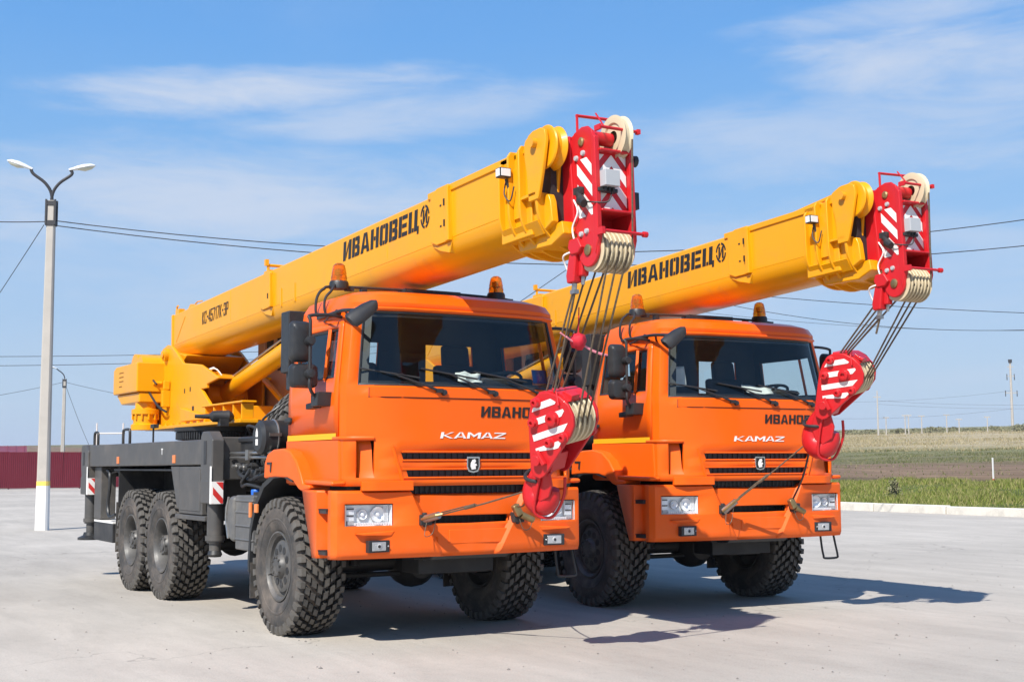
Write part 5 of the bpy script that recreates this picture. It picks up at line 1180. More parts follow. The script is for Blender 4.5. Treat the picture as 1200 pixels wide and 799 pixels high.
    # cheek plate carrying the pulley on the right, leaning back at its foot
    m_ = MB(BX); m_.prism([(2.94, -.42), (2.925, -.20), (2.89, -.05), (2.90, .02), (2.955, .092), (3.02, .112), (3.13, .112), (3.185, .085), (3.205, .01), (3.15, -.20), (3.09, -.38), (3.07, -.42)], 'y', -.385, -.355); part(m_, 'cheek_plate', ['yellow_paint'], bh, bevel=.008)
    m_ = MB(BX); m_.prism([(2.86, -.38), (3.10, -.38), (3.13, -.44), (3.15, -.60), (3.0, -.66), (2.86, -.60)], 'y', -.31, -.25); part(m_, 'bracket_box', ['yellow_paint'], bh, bevel=.010)
    m_ = MB(BX); m_.prism([(2.82, -.02), (2.87, .08), (2.97, .118), (3.03, .118), (3.03, .08), (2.9, .05), (2.87, -.02)], 'y', -.36, -.16); part(m_, 'pulley_cover', ['yellow_paint'], bh, bevel=.01)
    m_ = MB(BX); m_.prism([(2.84, -.04), (2.88, .03), (3.03, .05), (3.14, -.02), (3.08, -.36), (2.9, -.36)], 'y', -.215, -.19); part(m_, 'cheek_plate', ['yellow_paint'], bh, bevel=.008)
    m_ = MB(BX); m_.lathe([(0, -.055), (.160, -.055), (.168, -.045), (.14, -.012), (.14, .012), (.168, .045), (.160, .055), (0, .055)], (3.115, -.285, -.03), (0, 1, 0), 36); part(m_, 'pulley', ['yellow_paint'], bh)
    m_ = MB(BX); m_.cyl((3.05, -.38, .01), (3.05, -.425, .01), .038, n=16); part(m_, 'pulley_pin', ['yellow_paint'], bh)
    m_ = MB(BX); m_.prism([(2.0, .035), (2.75, .10), (2.75, .125), (2.0, .06)], 'y', -.20, -.15); part(m_, 'cable_strip', ['yellow_paint'], bh)
    m_ = MB(BX); m_.bb(2.88, 3.08, -.27, .27, -.58, .0); part(m_, 'inner_section', ['dark_paint'], bh)
    # ---- red tip
    mb = MB(BXT)
    mb.prism([(3.02, -.54), (3.00, -.44), (3.00, -.16), (3.06, -.04), (3.16, .035), (3.32, .06), (3.32, -.70), (3.12, -.70), (3.04, -.57)], 'y', -.185, .185)
    plate = [(3.28, -.62), (3.26, -.50), (3.24, .0), (3.30, .06), (3.40, .085), (3.47, .075), (3.53, .03), (3.55, -.05), (3.56, -.70), (3.575, -.80)]+arc((3.445, -.85), .125, 10, -190, 12)
    for s in (-1, 1):
        mb.prism(plate, 'y', s*.165, s*.195)
        mb.prism([(3.535, .02), (3.575, -.03), (3.585, -.78), (3.54, -.90), (3.52, -.8)], 'y', s*.155, s*.205)
        mb.prism([(3.23, .05), (3.26, .05), (3.30, -.62), (3.27, -.62)], 'y', s*.19, s*.215)
    mb.bb(3.50, 3.53, -.165, .165, -.57, -.13); mb.bb(3.50, 3.60, -.165, .165, -.585, -.565); mb.bb(3.50, 3.60, -.165, .165, -.135, -.115); mb.bb(3.28, 3.50, -.165, .165, -.58, -.55)
    tipo = part(mb, 'boom_tip', ['red_paint'], bevel=.008)
    ti = lambda m_, name, mats, **k: m_.build(name, mats, tipo, **k)
    # guard bars
    m_ = MB(BXT); m_.tube([(3.33, -.18, .03), (3.33, -.18, .20)], .012, 6); m_.tube([(3.33, -.19, .19), (3.36, .19, .19)], .012, 6); m_.tube([(3.36, .18, .05), (3.36, .18, .19)], .012, 6)
    m_.tube([(3.63, -.19, .03), (3.63, .21, .03)], .012, 6); m_.box((3.60, -.185, .03), (.07, .02, .04)); m_.box((3.63, .21, .03), (.035, .03, .035)); m_.tube([(3.50, -.12, .17), (3.62, -.13, .03)], .007, 5)
    m_.tube([(3.64, -.20, -.74), (3.64, .24, -.74)], .013, 6); m_.box((3.62, -.20, -.74), (.07, .03, .05)); m_.lathe([(0, -.02), (.022, -.02), (.022, .02), (0, .02)], (3.64, .24, -.74), (0, 1, 0), 10); split(m_, 'guard_bar', ['red_paint'], tipo)
    m_ = MB(BXT); m_.cyl((3.47, -.165, -.01), (3.47, .05, -.01), .052, n=18); ti(m_, 'sheave_axle', ['red_paint'])
    m_ = MB(BXT); m_.lathe([(.05, -.035), (.10, -.03), (.11, -.045), (.145, -.045), (.168, -.04), (.150, -.015), (.150, .015), (.168, .04), (.145, .045), (.10, .03), (.05, .035)], (3.50, .09, .005), (0, 1, 0), 36); ti(m_, 'top_sheave', ['nylon'])
    m_ = MB(BXT)
    for i in range(7): m_.mt(0)
    for i in range(7):
        m_ = MB(BXT); y = -.138+.046*i; m_.lathe([(.04, -.021), (.148, -.021), (.158, -.019), (.154, -.013)], (3.445, y, -.85), (0, 1, 0), 32); m_.lathe([(.154, .013), (.158, .019), (.148, .021), (.04, .021)], (3.445, y, -.85), (0, 1, 0), 32); m_.mt(1).lathe([(.154, -.013), (.142, -.006), (.142, .006), (.154, .013)], (3.445, y, -.85), (0, 1, 0), 32); ti(m_, 'sheave', ['nylon', 'greasy_groove'])
    m_ = MB(BXT)
    for s in (-1, 1):
        for (u, w, r) in ((3.40, -.03, .034), (3.445, -.85, .042)): m_.lathe([(0, 0), (r, 0), (r, .012), (r*.7, .02), (0, .02)], (u, s*.195, w), (0, s, 0), 16)
    split(m_, 'pin_head', ['brass'], tipo)
    m_ = MB(BXT)
    for s in (-1, 1):
        for (u, w) in ((3.33, -.14), (3.42, -.12), (3.37, -.72), (3.44, -.71)): m_.lathe([(0, 0), (.022, 0), (.018, .02), (0, .022)], (u, s*.195, w), (0, s, 0), 10)
    split(m_, 'bolt', ['grey_box'], tipo)
    # chevron stripes on the right/left plates and on the front board
    for s in (-1, 1):
        f = (lambda s: lambda u, v, d: BXT @ Vector((3.335+u, s*(.1965+d), -.60+v)))(s); it = clip_stripes(.185, .44, .155, .085, -1.05, .02)
        m_ = MB()
        for poly in it:
            A = [f(u, v, 0) for u, v in poly]; B = [f(u, v, .002) for u, v in poly]; n = len(A); m_.add(A+B, [tuple(range(n)), tuple(range(2*n-1, n-1, -1))]+[(i, (i+1) % n, n+(i+1) % n, n+i) for i in range(n)])
        split(m_, 'white_stripe', ['white_paint'], tipo, smooth=0)
    m_ = MB()
    for s in (-1, 1):
        f = (lambda s: lambda u, v, d: BXT @ Vector((3.532+d, s*u, -.555+v)))(s)
        for poly in clip_stripes(.15, .41, .155, .085, -1.0, .02):
            A = [f(u, v, 0) for u, v in poly]; B = [f(u, v, .002) for u, v in poly]; n = len(A); m_.add(A+B, [tuple(range(n)), tuple(range(2*n-1, n-1, -1))]+[(i, (i+1) % n, n+(i+1) % n, n+i) for i in range(n)])
    split(m_, 'white_stripe', ['white_paint'], tipo, smooth=0)
    m_ = MB(BXT); m_.box((3.60, -.085, -.345), (.10, .15, .12)); m_.mt(1)
    for y in (-.125, -.085, -.045): m_.cyl((3.60, y, -.40), (3.60, y, -.435), .014, n=8)
    m_.box((3.57, -.09, -.425), (.05, .2, .03)); ti(m_, 'junction_box', ['grey_box', 'dark_paint'], bevel=.006)
    m_ = MB(BXT); m_.box((3.38, -.225, -.40), (.08, .05, .05)); m_.cyl((3.38, -.23, -.42), (3.43, -.25, -.47), .026, n=12); m_.cyl((3.43, -.25, -.48), (3.49, -.26, -.52), .04, .032, n=12)
    m_.tube(smoothpath([(3.48, -.24, -.50), (3.56, -.22, -.52), (3.62, -.12, -.52), (3.6, -.06, -.44)], 5), .006, 5); ti(m_, 'horn', ['dark_paint'])
    m_ = MB(BXT); m_.tube(smoothpath([(3.30, -.215, -.45), (3.36, -.225, -.55), (3.28, -.22, -.66), (3.31, -.22, -.78)], 6), .008, 5); m_.tube(smoothpath([(3.30, -.21, -.83), (3.18, -.24, -.85), (3.15, -.2, -.92), (3.19, -.15, -1.05)], 6), .008, 5); split(m_, 'white_cable', ['white_paint'], tipo)
    m_ = MB(BXT); m_.bb(3.35, 3.44, .22, .37, -.50, -.37); m_.bb(3.38, 3.42, .19, .24, -.42, -.30); m_.tube(smoothpath([(3.4, .2, -.25), (3.40, .28, -.30), (3.40, .30, -.37)], 4), .012, 6); ti(m_, 'signal_lamp', ['black_plastic'], bevel=.02)
    m_ = MB(BXT); m_.cyl((3.44, .20, -.135), (3.44, .31, -.135), .018, n=10); m_.lathe([(0, -.03), (.04, -.02), (.045, .02), (0, .03)], (3.44, .32, -.135), (0, 1, 0), 12); ti(m_, 'side_roller', ['dark_paint'])
    # rope over the front
    m_ = MB(BXT); m_.tube([(3.655, .125, -.04), (3.62, .12, -.85)], .0085, 6); part(m_, 'hoist_rope', ['rope_steel'])
    # rope anchor (red clevis, hanging from the lower pin)
    m_ = MB(BXT); m_.prism([(3.24, -.74), (3.35, -.74), (3.40, -.82), (3.35, -.86), (3.26, -.86), (3.22, -.80)], 'y', -.235, -.165); m_.prism([(3.235, -.80), (3.32, -.80), (3.27, -1.06), (3.18, -1.06), (3.17, -1.0)], 'y', -.22, -.12); m_.prism([(3.30, -.84), (3.36, -.84), (3.33, -1.02), (3.28, -1.02)], 'y', -.18, -.10); split(m_, 'rope_anchor', ['red_paint'], tipo, bevel=.012)
    m_ = MB(BXT); m_.cyl((3.225, -.17, -1.06), (3.215, -.17, -1.11), .022, n=8); m_.box((3.22, -.17, -1.125), (.055, .05, .03)); m_.cyl((3.30, -.14, -1.02), (3.295, -.14, -1.08), .016, n=8); split(m_, 'rope_clamp', ['steel'], tipo)
SLEW = ('slewing_ring', 'turret', 'counterweight', 'winch_rope', 'operator_cab', 'sun_shade', 'lift_cylinder', 'boom', 'boom_collar', 'boom_tip', 'hoist_rope')

def copy_tree(o, parent=None):
    c = o.copy(); C.objects.link(c); c.parent = parent
    for ch in list(o.children): copy_tree(ch, c)
    return c
crane = empty('truck_crane', (0, 0, 0), 'orange truck crane nearest the viewer, its grey deck and yellow turret in plain view', 'truck crane', 'truck cranes parked side by side')
build_crane(crane)
crane2 = copy_tree(crane)
crane2['label'] = 'orange truck crane at the right, its rear hidden by the nearer crane'
crane2.location = (-.342, 3.657, 0); crane2.rotation_euler = (0, 0, -.065)
SA = rad(0.9)
PIV = Matrix.Translation((-4.9, 0, 0)) @ Matrix.Rotation(SA, 4, 'Z') @ Matrix.Translation((4.9, 0, 0))
LIFT = Matrix.Translation((-6.18, 0, 3.0)) @ Matrix.Rotation(-.0045, 4, 'Y') @ Matrix.Translation((6.18, 0, -3.0))
for ch in crane2.children:
    if ch.name.split('.')[0] in SLEW: ch.matrix_local = PIV @ (LIFT if ch.name.split('.')[0] in ('boom', 'boom_collar', 'boom_tip', 'hoist_rope') else Matrix.Identity(4)) @ ch.matrix_local
M1 = Matrix.Identity(4); M2 = Matrix.Translation(crane2.location) @ Matrix.Rotation(-.065, 4, 'Z')
TIP1 = BXT; TIP2 = M2 @ PIV @ LIFT @ BXT

# ------------------------------------------------------------------ hook blocks, ropes
def hook_block(top, down, nrm, label, swing, hsc):
    """top: point between the plates at the top; down: direction of hang; nrm: out of the striped plate"""
    d = Vector(down).normalized(); n = Vector(nrm); n = (n-d*n.dot(d)).normalized(); t = n.cross(d)   # t: across the plate
    R = Matrix((t, n, -d)).transposed().to_4x4()      # columns: local x = t, local y = n, local z = up along the hang line
    root = empty('hook_block', (0, 0, 0), label, 'hook block', 'hook blocks hanging in front of the cabs'); R = R @ Matrix.Scale(.95, 4); root.matrix_world = Matrix.Translation(top) @ R
    outl = [(-.235, -.17), (-.225, -.08), (-.18, -.01), (-.09, .035), (.02, .045), (.12, .02), (.19, -.04), (.225, -.12), (.215, -.21), (.06, -.64), (.02, -.685), (-.05, -.69), (-.09, -.65), (-.225, -.27)]
    for s in (1, -1):
        m_ = MB(); ys = (s*.135, s*.165); m_.prism(outl, 'y', *ys); p = m_.build('side_plate', 'red_paint', root, bevel=.010)
        f = (lambda s: lambda u, v, dd: Vector((u, s*(.1665+dd), v)))(s)
        cv = [(-.200, -.28), (-.200, -.16), (-.185, -.09), (-.15, -.045), (-.08, -.005), (.05, -.01), (.12, -.055), (.175, -.11), (.18, -.20), (.13, -.36), (-.07, -.48)]
        for v0, uc in ((.005, .0), (-.135, .09), (-.285, .145), (-.425, .145)):
            K = .80*(1 if s > 0 else 1); poly = [(-.5, v0-.033-K*.5), (uc, v0-.033+K*uc), (uc+.02, v0+.033+K*(uc+.02)), (-.5, v0+.033-K*.5)]; poly = poly
            for i in range(len(cv)):
                (x0, y0), (x1, y1) = cv[i], cv[(i+1) % len(cv)]; out = []
                g_ = lambda q: -((x1-x0)*(q[1]-y0)-(y1-y0)*(q[0]-x0))
                for j in range(len(poly)):
                    qa, qb = poly[j], poly[(j+1) % len(poly)]; fa, fb = g_(qa), g_(qb)
                    if fa >= 0: out.append(qa)
                    if fa*fb < 0: t_ = fa/(fa-fb); out.append((qa[0]+(qb[0]-qa[0])*t_, qa[1]+(qb[1]-qa[1])*t_))
                poly = out
                if len(poly) < 3: break
            if len(poly) < 3: continue
            A = [f(u, v, 0) for u, v in poly]; B = [f(u, v, .002) for u, v in poly]; k = len(poly)
            MB().add(A+B, [tuple(range(k)), tuple(range(2*k-1, k-1, -1))]+[(i, (i+1) % k, k+(i+1) % k, k+i) for i in range(k)]).build('white_stripe', 'white_paint', p, smooth=0)
        for (u, v, r) in ((-.175, -.09, .036), (.02, -.15, .052), (-.155, -.26, .036), (.165, -.245, .036), (.045, -.345, .036)):
            m_ = MB(); m_.lathe([(0, 0), (r*1.25, 0), (r*1.25, .010), (r, .014), (r, .046), (r*.8, .05), (r*.45, .05), (r*.4, .03), (0, .03)], (u, s*.165, v), (0, s, 0), 14); m_.build('bolt', 'red_paint', p)
        m_ = MB(); m_.cyl((-.03, s*.165, -.535), (-.03, s*.215, -.535), .045, n=16); m_.box((-.0, s*.19, -.50), (.13, .035, .035), Matrix.Rotation(.6, 3, 'Y')); m_.build('trunnion_pin', 'red_paint', p, bevel=.006)
    for i in range(4):
        m_ = MB(); c_ = (0.02, -.096+.064*i, -.17); m_.lathe([(.04, -.029), (.19, -.029), (.205, -.026), (.198, -.018)], c_, (0, 1, 0), 32); m_.lathe([(.198, .018), (.205, .026), (.19, .029), (.04, .029)], c_, (0, 1, 0), 32); m_.mt(1).lathe([(.198, -.018), (.182, -.008), (.182, .008), (.198, .018)], c_, (0, 1, 0), 32); m_.build('sheave', ['nylon', 'greasy_groove'], root)
    m_ = MB(); m_.cyl((.02, -.15, -.17), (.02, .15, -.17), .045, n=16); m_.cyl((-.03, -.16, -.535), (-.03, .16, -.535), .06, n=16); m_.bb(-.10, .06, -.09, .09, -.62, -.46); m_.build('crosshead', 'red_paint', root, bevel=.01)
    m_ = MB(); m_.bb(-.16, .10, -.15, .15, -.02, .02) if False else None
    m_.prism([(-.20, -.015), (-.06, .055), (.03, .058), (.10, .03), (.09, .015), (.03, .04), (-.06, .038), (-.19, -.03)], 'y', -.14, .14); m_.build('top_guard', 'red_paint', root)
    m_ = MB(); m_.tube([(-.10, .10, .05), (-.02, .15, .06), (.05, .18, -.02)], .010, 6); m_.bb(.0, .10, .0, .10, .03, .075); m_.build('rope_wedge', 'red_paint', root, bevel=.008)
    # hook: shank, then one big curl opening towards -t, tapering to the tip
    m_ = MB(); c = (-.02, -.86)
    pts = [(-.03, 0, -.60), (-.06, 0, -.67), (-.085, 0, -.74)]; rr = [.062, .068, .073]
    for i in range(15):
        a = rad(172+i*14.5)
        pts.append((.0+.088*math.cos(a), 0, -.835+.100*math.sin(a)+(max(0, i-10)*.012))); rr.append([.080, .085, .090, .095, .100, .103, .104, .103, .100, .096, .090, .082, .072, .060, .042][i])
    m_.tube(pts, rr, 14); hk = m_.build('hook', 'red_paint', root, smooth=60)
    m_ = MB(); m_.prism([(-.10, -.63), (.04, -.62), (.10, -.70), (.115, -.80), (.06, -.88), (-.02, -.87), (-.09, -.78)], 'y', .055, .085); m_.build('latch', 'red_paint', hk, bevel=.012)
    m_ = MB(); m_.tube(smoothpath([(-.02, .085, -.62), (.0, .10, -.76), (.04, .105, -.93), (.07, .09, -.985), (.11, .04, -1.0), (.15, -.03, -.97), (.15, -.06, -.80), (.10, -.06, -.66)], 5), .012, 8); m_.build('latch_loop', 'red_paint', hk)
    pv_ = Vector((-.03, 0, -.60)); hl_ = Matrix.Translation(pv_) @ Matrix.Rotation(rad(swing), 4, 'Y') @ Matrix.Scale(hsc, 4) @ Matrix.Translation(-pv_)
    hk.matrix_local = hl_
    return root, (Matrix.Translation(top) @ R), (Matrix.Translation(top) @ R @ hl_)
def ropes(owner, Mo, tipM, hm, spread=.046):
    """eight falls between the tip sheaves and the block, as parts of the crane"""
    inv = Mo.inverted()
    for i in range(7):
        side = i % 2
        y = -.138+.046*i
        a = tipM @ Vector((3.445+(.150 if side else -.150), y, -.87)); b = hm @ Vector((.02+(.185 if side else -.185), .096-.064*(i//2), -.15))
        m_ = MB(); m_.tube([inv @ a, inv @ b], .0085, 6); m_.build('hoist_rope', 'rope_steel', owner)
    a = tipM @ Vector((3.22, -.17, -1.13)); b = hm @ Vector((-.05, .14, .05))
    m_ = MB(); m_.tube([inv @ a, inv @ b], .0085, 6); m_.tube([inv @ a, inv @ (a+Vector((-.05, .0, -.14)))], .010, 6); m_.build('hoist_rope', 'rope_steel', owner)
h1, HM1, HH1 = hook_block(Vector((2.97, -.045, 2.005)), (-.46, .04, -.88), (.36, -.93, 0), 'red hook block with white stripes hanging in front of the nearest cab', 8, 1.08)
ropes(crane, M1, TIP1, HM1)
h2, HM2, HH2 = hook_block(M2 @ Vector((2.60, .24, 2.49)), M2.to_3x3() @ Vector((-.55, -.10, -.83)), M2.to_3x3() @ Vector((.50, -.87, 0)), 'red hook block with white stripes hanging against the sky beside the right crane', -8, 1.24)
ropes(crane2, M2, TIP2, HM2)

# slings that tie the hooks down to the tow eyes
def tie_down(M_, hm, label, eye_a, eye_b, straight):
    root = empty('tie_down_sling', M_ @ Vector(eye_a), label, 'sling', 'slings tying the hooks to the bumpers')
    inv = root.matrix_world.inverted() if False else Matrix.Translation(-(M_ @ Vector(eye_a)))
    hk = inv @ hm @ Vector((-.085, 0, -.77)); A = Vector((0, 0, 0)); B = inv @ (M_ @ Vector(eye_b))
    ax = hm.to_3x3() @ Vector((1, 0, 0)); ay = hm.to_3x3() @ Vector((0, 1, 0)); az_ = hm.to_3x3() @ Vector((0, 0, 1))
    loop = [hk+(ax*math.cos(t)*.098+ay*math.sin(t)*.10)+az_*.02*math.sin(2*t) for t in [2*math.pi*i/18 for i in range(19)]]
    knot = hk+Vector((-.10, -.03, -.10)) if not straight else hk+Vector((-.06, .0, -.14))
    MB().tube(loop+[loop[0].lerp(knot, .6), knot], .015, 8).build('loop', 'black_plastic', root)
    d = (knot-A).normalized()
    p0 = A+d*.16
    MB().tube([p0, p0.lerp(knot, .5)+Vector((0, 0, -.008)), knot], .0075, 6).build('cable', 'rope_steel', root)
    MB().tube([p0+Vector((0, 0, .016)), p0.lerp(knot, .30)+Vector((0, 0, .012)), p0.lerp(knot, .42)], .0065, 6).build('cable', 'rope_steel', root)
    MB().tube([p0.lerp(knot, .28), p0.lerp(knot, .40)], .016, 8).build('cable_splice', 'rope_steel', root)
    MB().lathe([(0, -.025), (.022, -.02), (.03, 0), (.022, .02), (0, .025)], knot, d, 10).build('thimble', 'steel', root)
    sd_ = d.cross(Vector((0, 0, 1))).normalized()
    MB().cyl(A-d*.04, A+d*.13, .034, .030, n=14).build('turnbuckle', 'steel', root)
    MB().tube([A+d*.17+sd_*.0, A+d*.13+sd_*.036, A+d*.02+sd_*.04, A-d*.04+sd_*.03], .014, 8).build('shackle', 'brass', root)
    MB().tube(smoothpath([A+d*.1, A+Vector((.05, .02, -.12)), A+Vector((.06, -.06, -.14)), A+d*.0], 5), .0035, 5).build('loose_wire', 'rope_steel', root)
    MB().tube(smoothpath([knot, knot.lerp(B, .5)+Vector((.03, 0, -.02)), B+Vector((.02, 0, .06))], 5), .008 if not straight else .012, 6).build('cable', 'rope_steel' if not straight else 'black_plastic', root)
    m_ = MB(); m_.box(B+Vector((.03, -.01, .03)), (.06, .07, .11), Matrix.Rotation(.5, 3, 'X')); m_.build('clamp', 'brass', root, bevel=.015)
    MB().cyl(B+Vector((.03, .03, -.01)), B+Vector((.035, .15, -.06)), .032, .028, n=12).build('turnbuckle', 'brass', root)
    MB().tube(smoothpath([B+Vector((.03, 0, .0)), B+Vector((.06, .03, -.13)), B+Vector((.06, .10, -.13)), B+Vector((.04, .14, -.05))], 5), .0035, 5).build('loose_wire', 'rope_steel', root)
tie_down(M1, HH1, 'steel sling tying the nearest hook to the orange bumper', (1.42, -.44, 1.06), (1.40, .44, 1.08), False)
tie_down(M2, HH2, "steel and black sling tying the right crane's hook to its bumper", (1.42, -.44, 1.05), (1.40, .40, 1.06), True)

# red ribbon knotted round the hoist ropes of the nearest crane
pr = (TIP1 @ Vector((3.50, -.02, -.87))).lerp(HM1 @ Vector((-.10, .0, -.05)), .60)
rb = empty('ribbon', pr, 'red ribbon knotted round the hoist ropes of the nearest crane', 'ribbon')
m_ = MB(); m_.lathe([(0, -.055), (.035, -.048), (.058, -.02), (.06, .015), (.04, .048), (0, .056)], (0, 0, 0), (.2, .1, 1), 12); o = m_.build('knot', 'ribbon', rb, smooth=60)
for v in o.data.vertices: v.co += v.co.normalized()*random.uniform(-.012, .014)
for e_ in ((.03, .22, -.10), (-.02, .28, -.09), (0, -.16, .06), (.02, -.12, .03)):
    MB().tube(smoothpath([(0, 0, 0), Vector(e_)*.5+Vector((0, 0, -.015)), e_], 4), .007, 5).build('tail', 'pink_cord', rb)
MB().tube([(0, 0, .05), (0, .01, .26)], .005, 5).build('tail', 'ribbon', rb)

# papers and cards behind the windshields
def sheet(M_, c, size, rot, matn, label, name='paper_sheet', cat='paper', curl=.02):
    nx = 6; vs = []; fs = []; R_ = Matrix.Rotation(rot[2], 3, 'Z') @ Matrix.Rotation(rot[1], 3, 'Y') @ Matrix.Rotation(rot[0], 3, 'X')
    for j in range(nx+1):
        for i in range(nx+1):
            u, v = i/nx-.5, j/nx-.5; vs.append(R_ @ Vector((v*size[1], u*size[0], curl*noise.noise(Vector((u*3, v*3, c[0]*9)))+curl*u*u)))
    for j in range(nx):
        for i in range(nx): a = j*(nx+1)+i; fs.append((a, a+1, a+nx+2, a+nx+1))
    m_ = MB(); m_.add(vs, fs); o = m_.build(name, matn, None, smooth=60, solid=(.002,)); o.matrix_world = M_ @ Matrix.Translation(c); return tag(o, label, cat)
sheet(M1, (1.10, .13, 2.265), (.26, .10), (0, .95, .1), 'paper', 'crumpled white paper on the dashboard of the nearest crane', curl=.06)
sheet(M1, (1.13, .86, 2.30), (.17, .13), (0, 1.35, .1), 'blue_card', 'blue card standing in the right corner of the nearest windshield', 'card', 'card', .004)
sheet(M2, (1.05, .27, 2.28), (.36, .14), (0, .7, .05), 'paper', 'white papers under the middle wipers of the right crane', curl=.03)
sheet(M2, (1.00, -.80, 2.40), (.33, .22), (0, 1.3, -.15), 'paper', "white folder propped in the left corner of the right crane's windshield", 'folder', 'folder', .01)
# grit lying on the yard
vs = []; fs = []
for i in range(900):
    a_ = math.radians(148.8)+random.uniform(-.6, .6); d_ = 5.5+26*random.random()**1.5; c_ = Vector((11.06+math.cos(a_)*d_, -5.44+math.sin(a_)*d_, .003)); r_ = random.uniform(.004, .012)*(1.6 if random.random() < .06 else 1)
    P_ = [c_+Vector((r_*random.uniform(.7, 1.3)*math.cos(k*1.2566+i), r_*random.uniform(.7, 1.3)*math.sin(k*1.2566+i), 0)) for k in range(5)]; b_ = len(vs); vs += P_+[c_+Vector((0, 0, r_*.8))]; fs += [(b_+k, b_+(k+1) % 5, b_+5) for k in range(5)]
m_ = MB(); m_.v = vs; m_.f = fs; m_.m = [0]*len(fs); tag(m_.build('grit', 'grit_stone', None, smooth=0, recalc=False), kind='stuff')
# ------------------------------------------------------------------ lamp posts, fence, wires and the far plain
def lamp_post(loc, rz, h, r0, r1, label, heads, band):
    root = empty('street_lamp', loc, label, 'street lamp'); root.rotation_euler = (0, 0, rz)
    m_ = MB(); R_ = []
    for z in (-.2, h*.25, h*.5, h*.75, h):
        r = r0+(r1-r0)*max(0, z)/h; R_.append([(sx*r-(.02 if 0 else 0), sy*r, z) for sx, sy in ((-1, -.7), (-.7, -1), (.7, -1), (1, -.7), (1, .7), (.7, 1), (-.7, 1), (-1, .7))])
    m_.loft(R_); m_.build('post', 'concrete_post', root)
    if band:
        m_ = MB(); r = r0*1.01; rr = lambda z: r0+(r1-r0)*z/h+.004
        m_.loft([[(sx*rr(z), sy*rr(z), z) for sx, sy in ((-1, -.7), (-.7, -1), (.7, -1), (1, -.7), (1, .7), (.7, 1), (-.7, 1), (-1, .7))] for z in (0, 1.05)]); m_.build('white_band', 'post_white', root)
        m_ = MB(); m_.loft([[(sx*rr(z), sy*rr(z), z) for sx, sy in ((-1, -.7), (-.7, -1), (.7, -1), (1, -.7), (1, .7), (.7, 1), (-.7, 1), (-1, .7))] for z in (1.052, 1.16)]); m_.build('yellow_band', 'post_yellow', root)
    m_ = MB(); m_.bb(-r1*1.25, r1*1.25, -r1*1.25, r1*1.25, h-.62, h-.50); m_.bb(-r1*1.25, r1*1.25, -r1*1.25, r1*1.25, h-.12, h-.02)
    for sx in (-1, 1):
        for sy in (-1, 1): m_.bb(sx*r1*1.15-.02, sx*r1*1.15+.02, sy*r1*1.15-.02, sy*r1*1.15+.02, h-.6, h+.02)
    m_.build('clamp', 'wire', root)
    for dxy, tilt in heads:
        a = Vector((dxy, 0, 0)); s = 1 if dxy > 0 else -1
        m_ = MB(); m_.tube(smoothpath([(0, 0, h-.55), (0, 0, h+.10), (s*.15, 0, h+.42), (s*.45, 0, h+.66), (abs(dxy)*s*.75, 0, h+.78)], 6), .038, 8); arm = m_.build('arm', 'wire', root)
        p = Vector((s*abs(dxy)*.70, 0, h+.765)); d = Vector((s*1, 0, .22+tilt)).normalized(); n = Vector((0, 1, 0)); u = d.cross(n).normalized()*(-1 if s < 0 else 1)
        if u.z < 0: u = -u
        m_ = MB(); R_ = []
        for t, w, hh in ((0, .045, .045), (.10, .06, .055), (.20, .10, .075), (.36, .125, .09), (.54, .11, .07), (.63, .04, .03)):
            c = p+d*t; R_.append([c+n*w*math.cos(q)+u*(hh*math.sin(q) if math.sin(q) > 0 else hh*.35*math.sin(q)) for q in [2*math.pi*i/16 for i in range(16)]])
        m_.loft(R_); m_.build('lamp_housing', 'lamp_shell', root, smooth=50)
        m_ = MB(); R_ = []
        for t, w, hh in ((.21, .075, .03), (.36, .105, .085), (.52, .09, .065), (.60, .04, .02)):
            c = p+d*t; R_.append([c+n*w*math.cos(q)-u*hh*(.25+.75*abs(math.sin(q)))*(1 if math.sin(q) > 0 else .2) for q in [2*math.pi*i/16 for i in range(16)]])
        m_.loft(R_); m_.build('diffuser', 'lamp_diffuser', root, smooth=50)
    return root
VR = Vector((.517, .856, 0))       # across the view, to the right
va = math.atan2(VR.y, VR.x)
L1 = lamp_post((-21.14, .93, 0), va+.12, 7.95, .140, .092, 'tall concrete street lamp with two heads and a white painted foot, left foreground', [(-.68, .12), (.56, -.02)], True)
L2 = lamp_post((-86.8, 15.2, -.2), va+.3, 8.1, .15, .11, 'distant single-head street lamp standing behind the maroon fence', [(-.80, .1)], False)

# maroon sheet-metal fence
f0, f1 = Vector((-82.0, -24.0, 0)), Vector((-80.2, 22.5, 0))
fence = empty('fence', f0, 'maroon corrugated metal fence along the far left edge of the yard', 'fence')
fd = (f1-f0); ln = fd.length; fd.normalize(); fence.rotation_euler = (0, 0, math.atan2(fd.y, fd.x))
PW = 1.15; m_ = MB(); prof = []
k = 0; xx = 0.0
while xx < PW-.001:
    prof += [(xx, 0), (xx+.07, 0), (xx+.085, .022), (xx+.10+.015, .022)]; xx += .1278
prof.append((PW, 0)); A = [(p[0], -p[1], .06) for p in prof]; B = [(p[0], -p[1], 2.50) for p in prof]; q = len(A)
m_.add(A+B, [(i, i+1, q+i+1, q+i) for i in range(q-1)]); PM = m_.mesh('sheet_panel', 'maroon_sheet', 20)
for i in range(int(ln/PW)):
    o = link('sheet_panel', PM, fence, (i*PW, random.uniform(-.012, .012), random.uniform(-.015, .02))); o.rotation_euler = (random.uniform(-.008, .008), 0, random.uniform(-.006, .006))
PP = MB().bb(-.04, .04, .03, .11, 0, 2.2).mesh('fence_post', 'wire')
for i in range(0, int(ln/2.3)): link('fence_post', PP, fence, (i*2.3, 0, 0))
for z in (.5, 1.9): MB().bb(0, ln, .02, .05, z-.03, z+.03).build('rail', 'wire', fence)

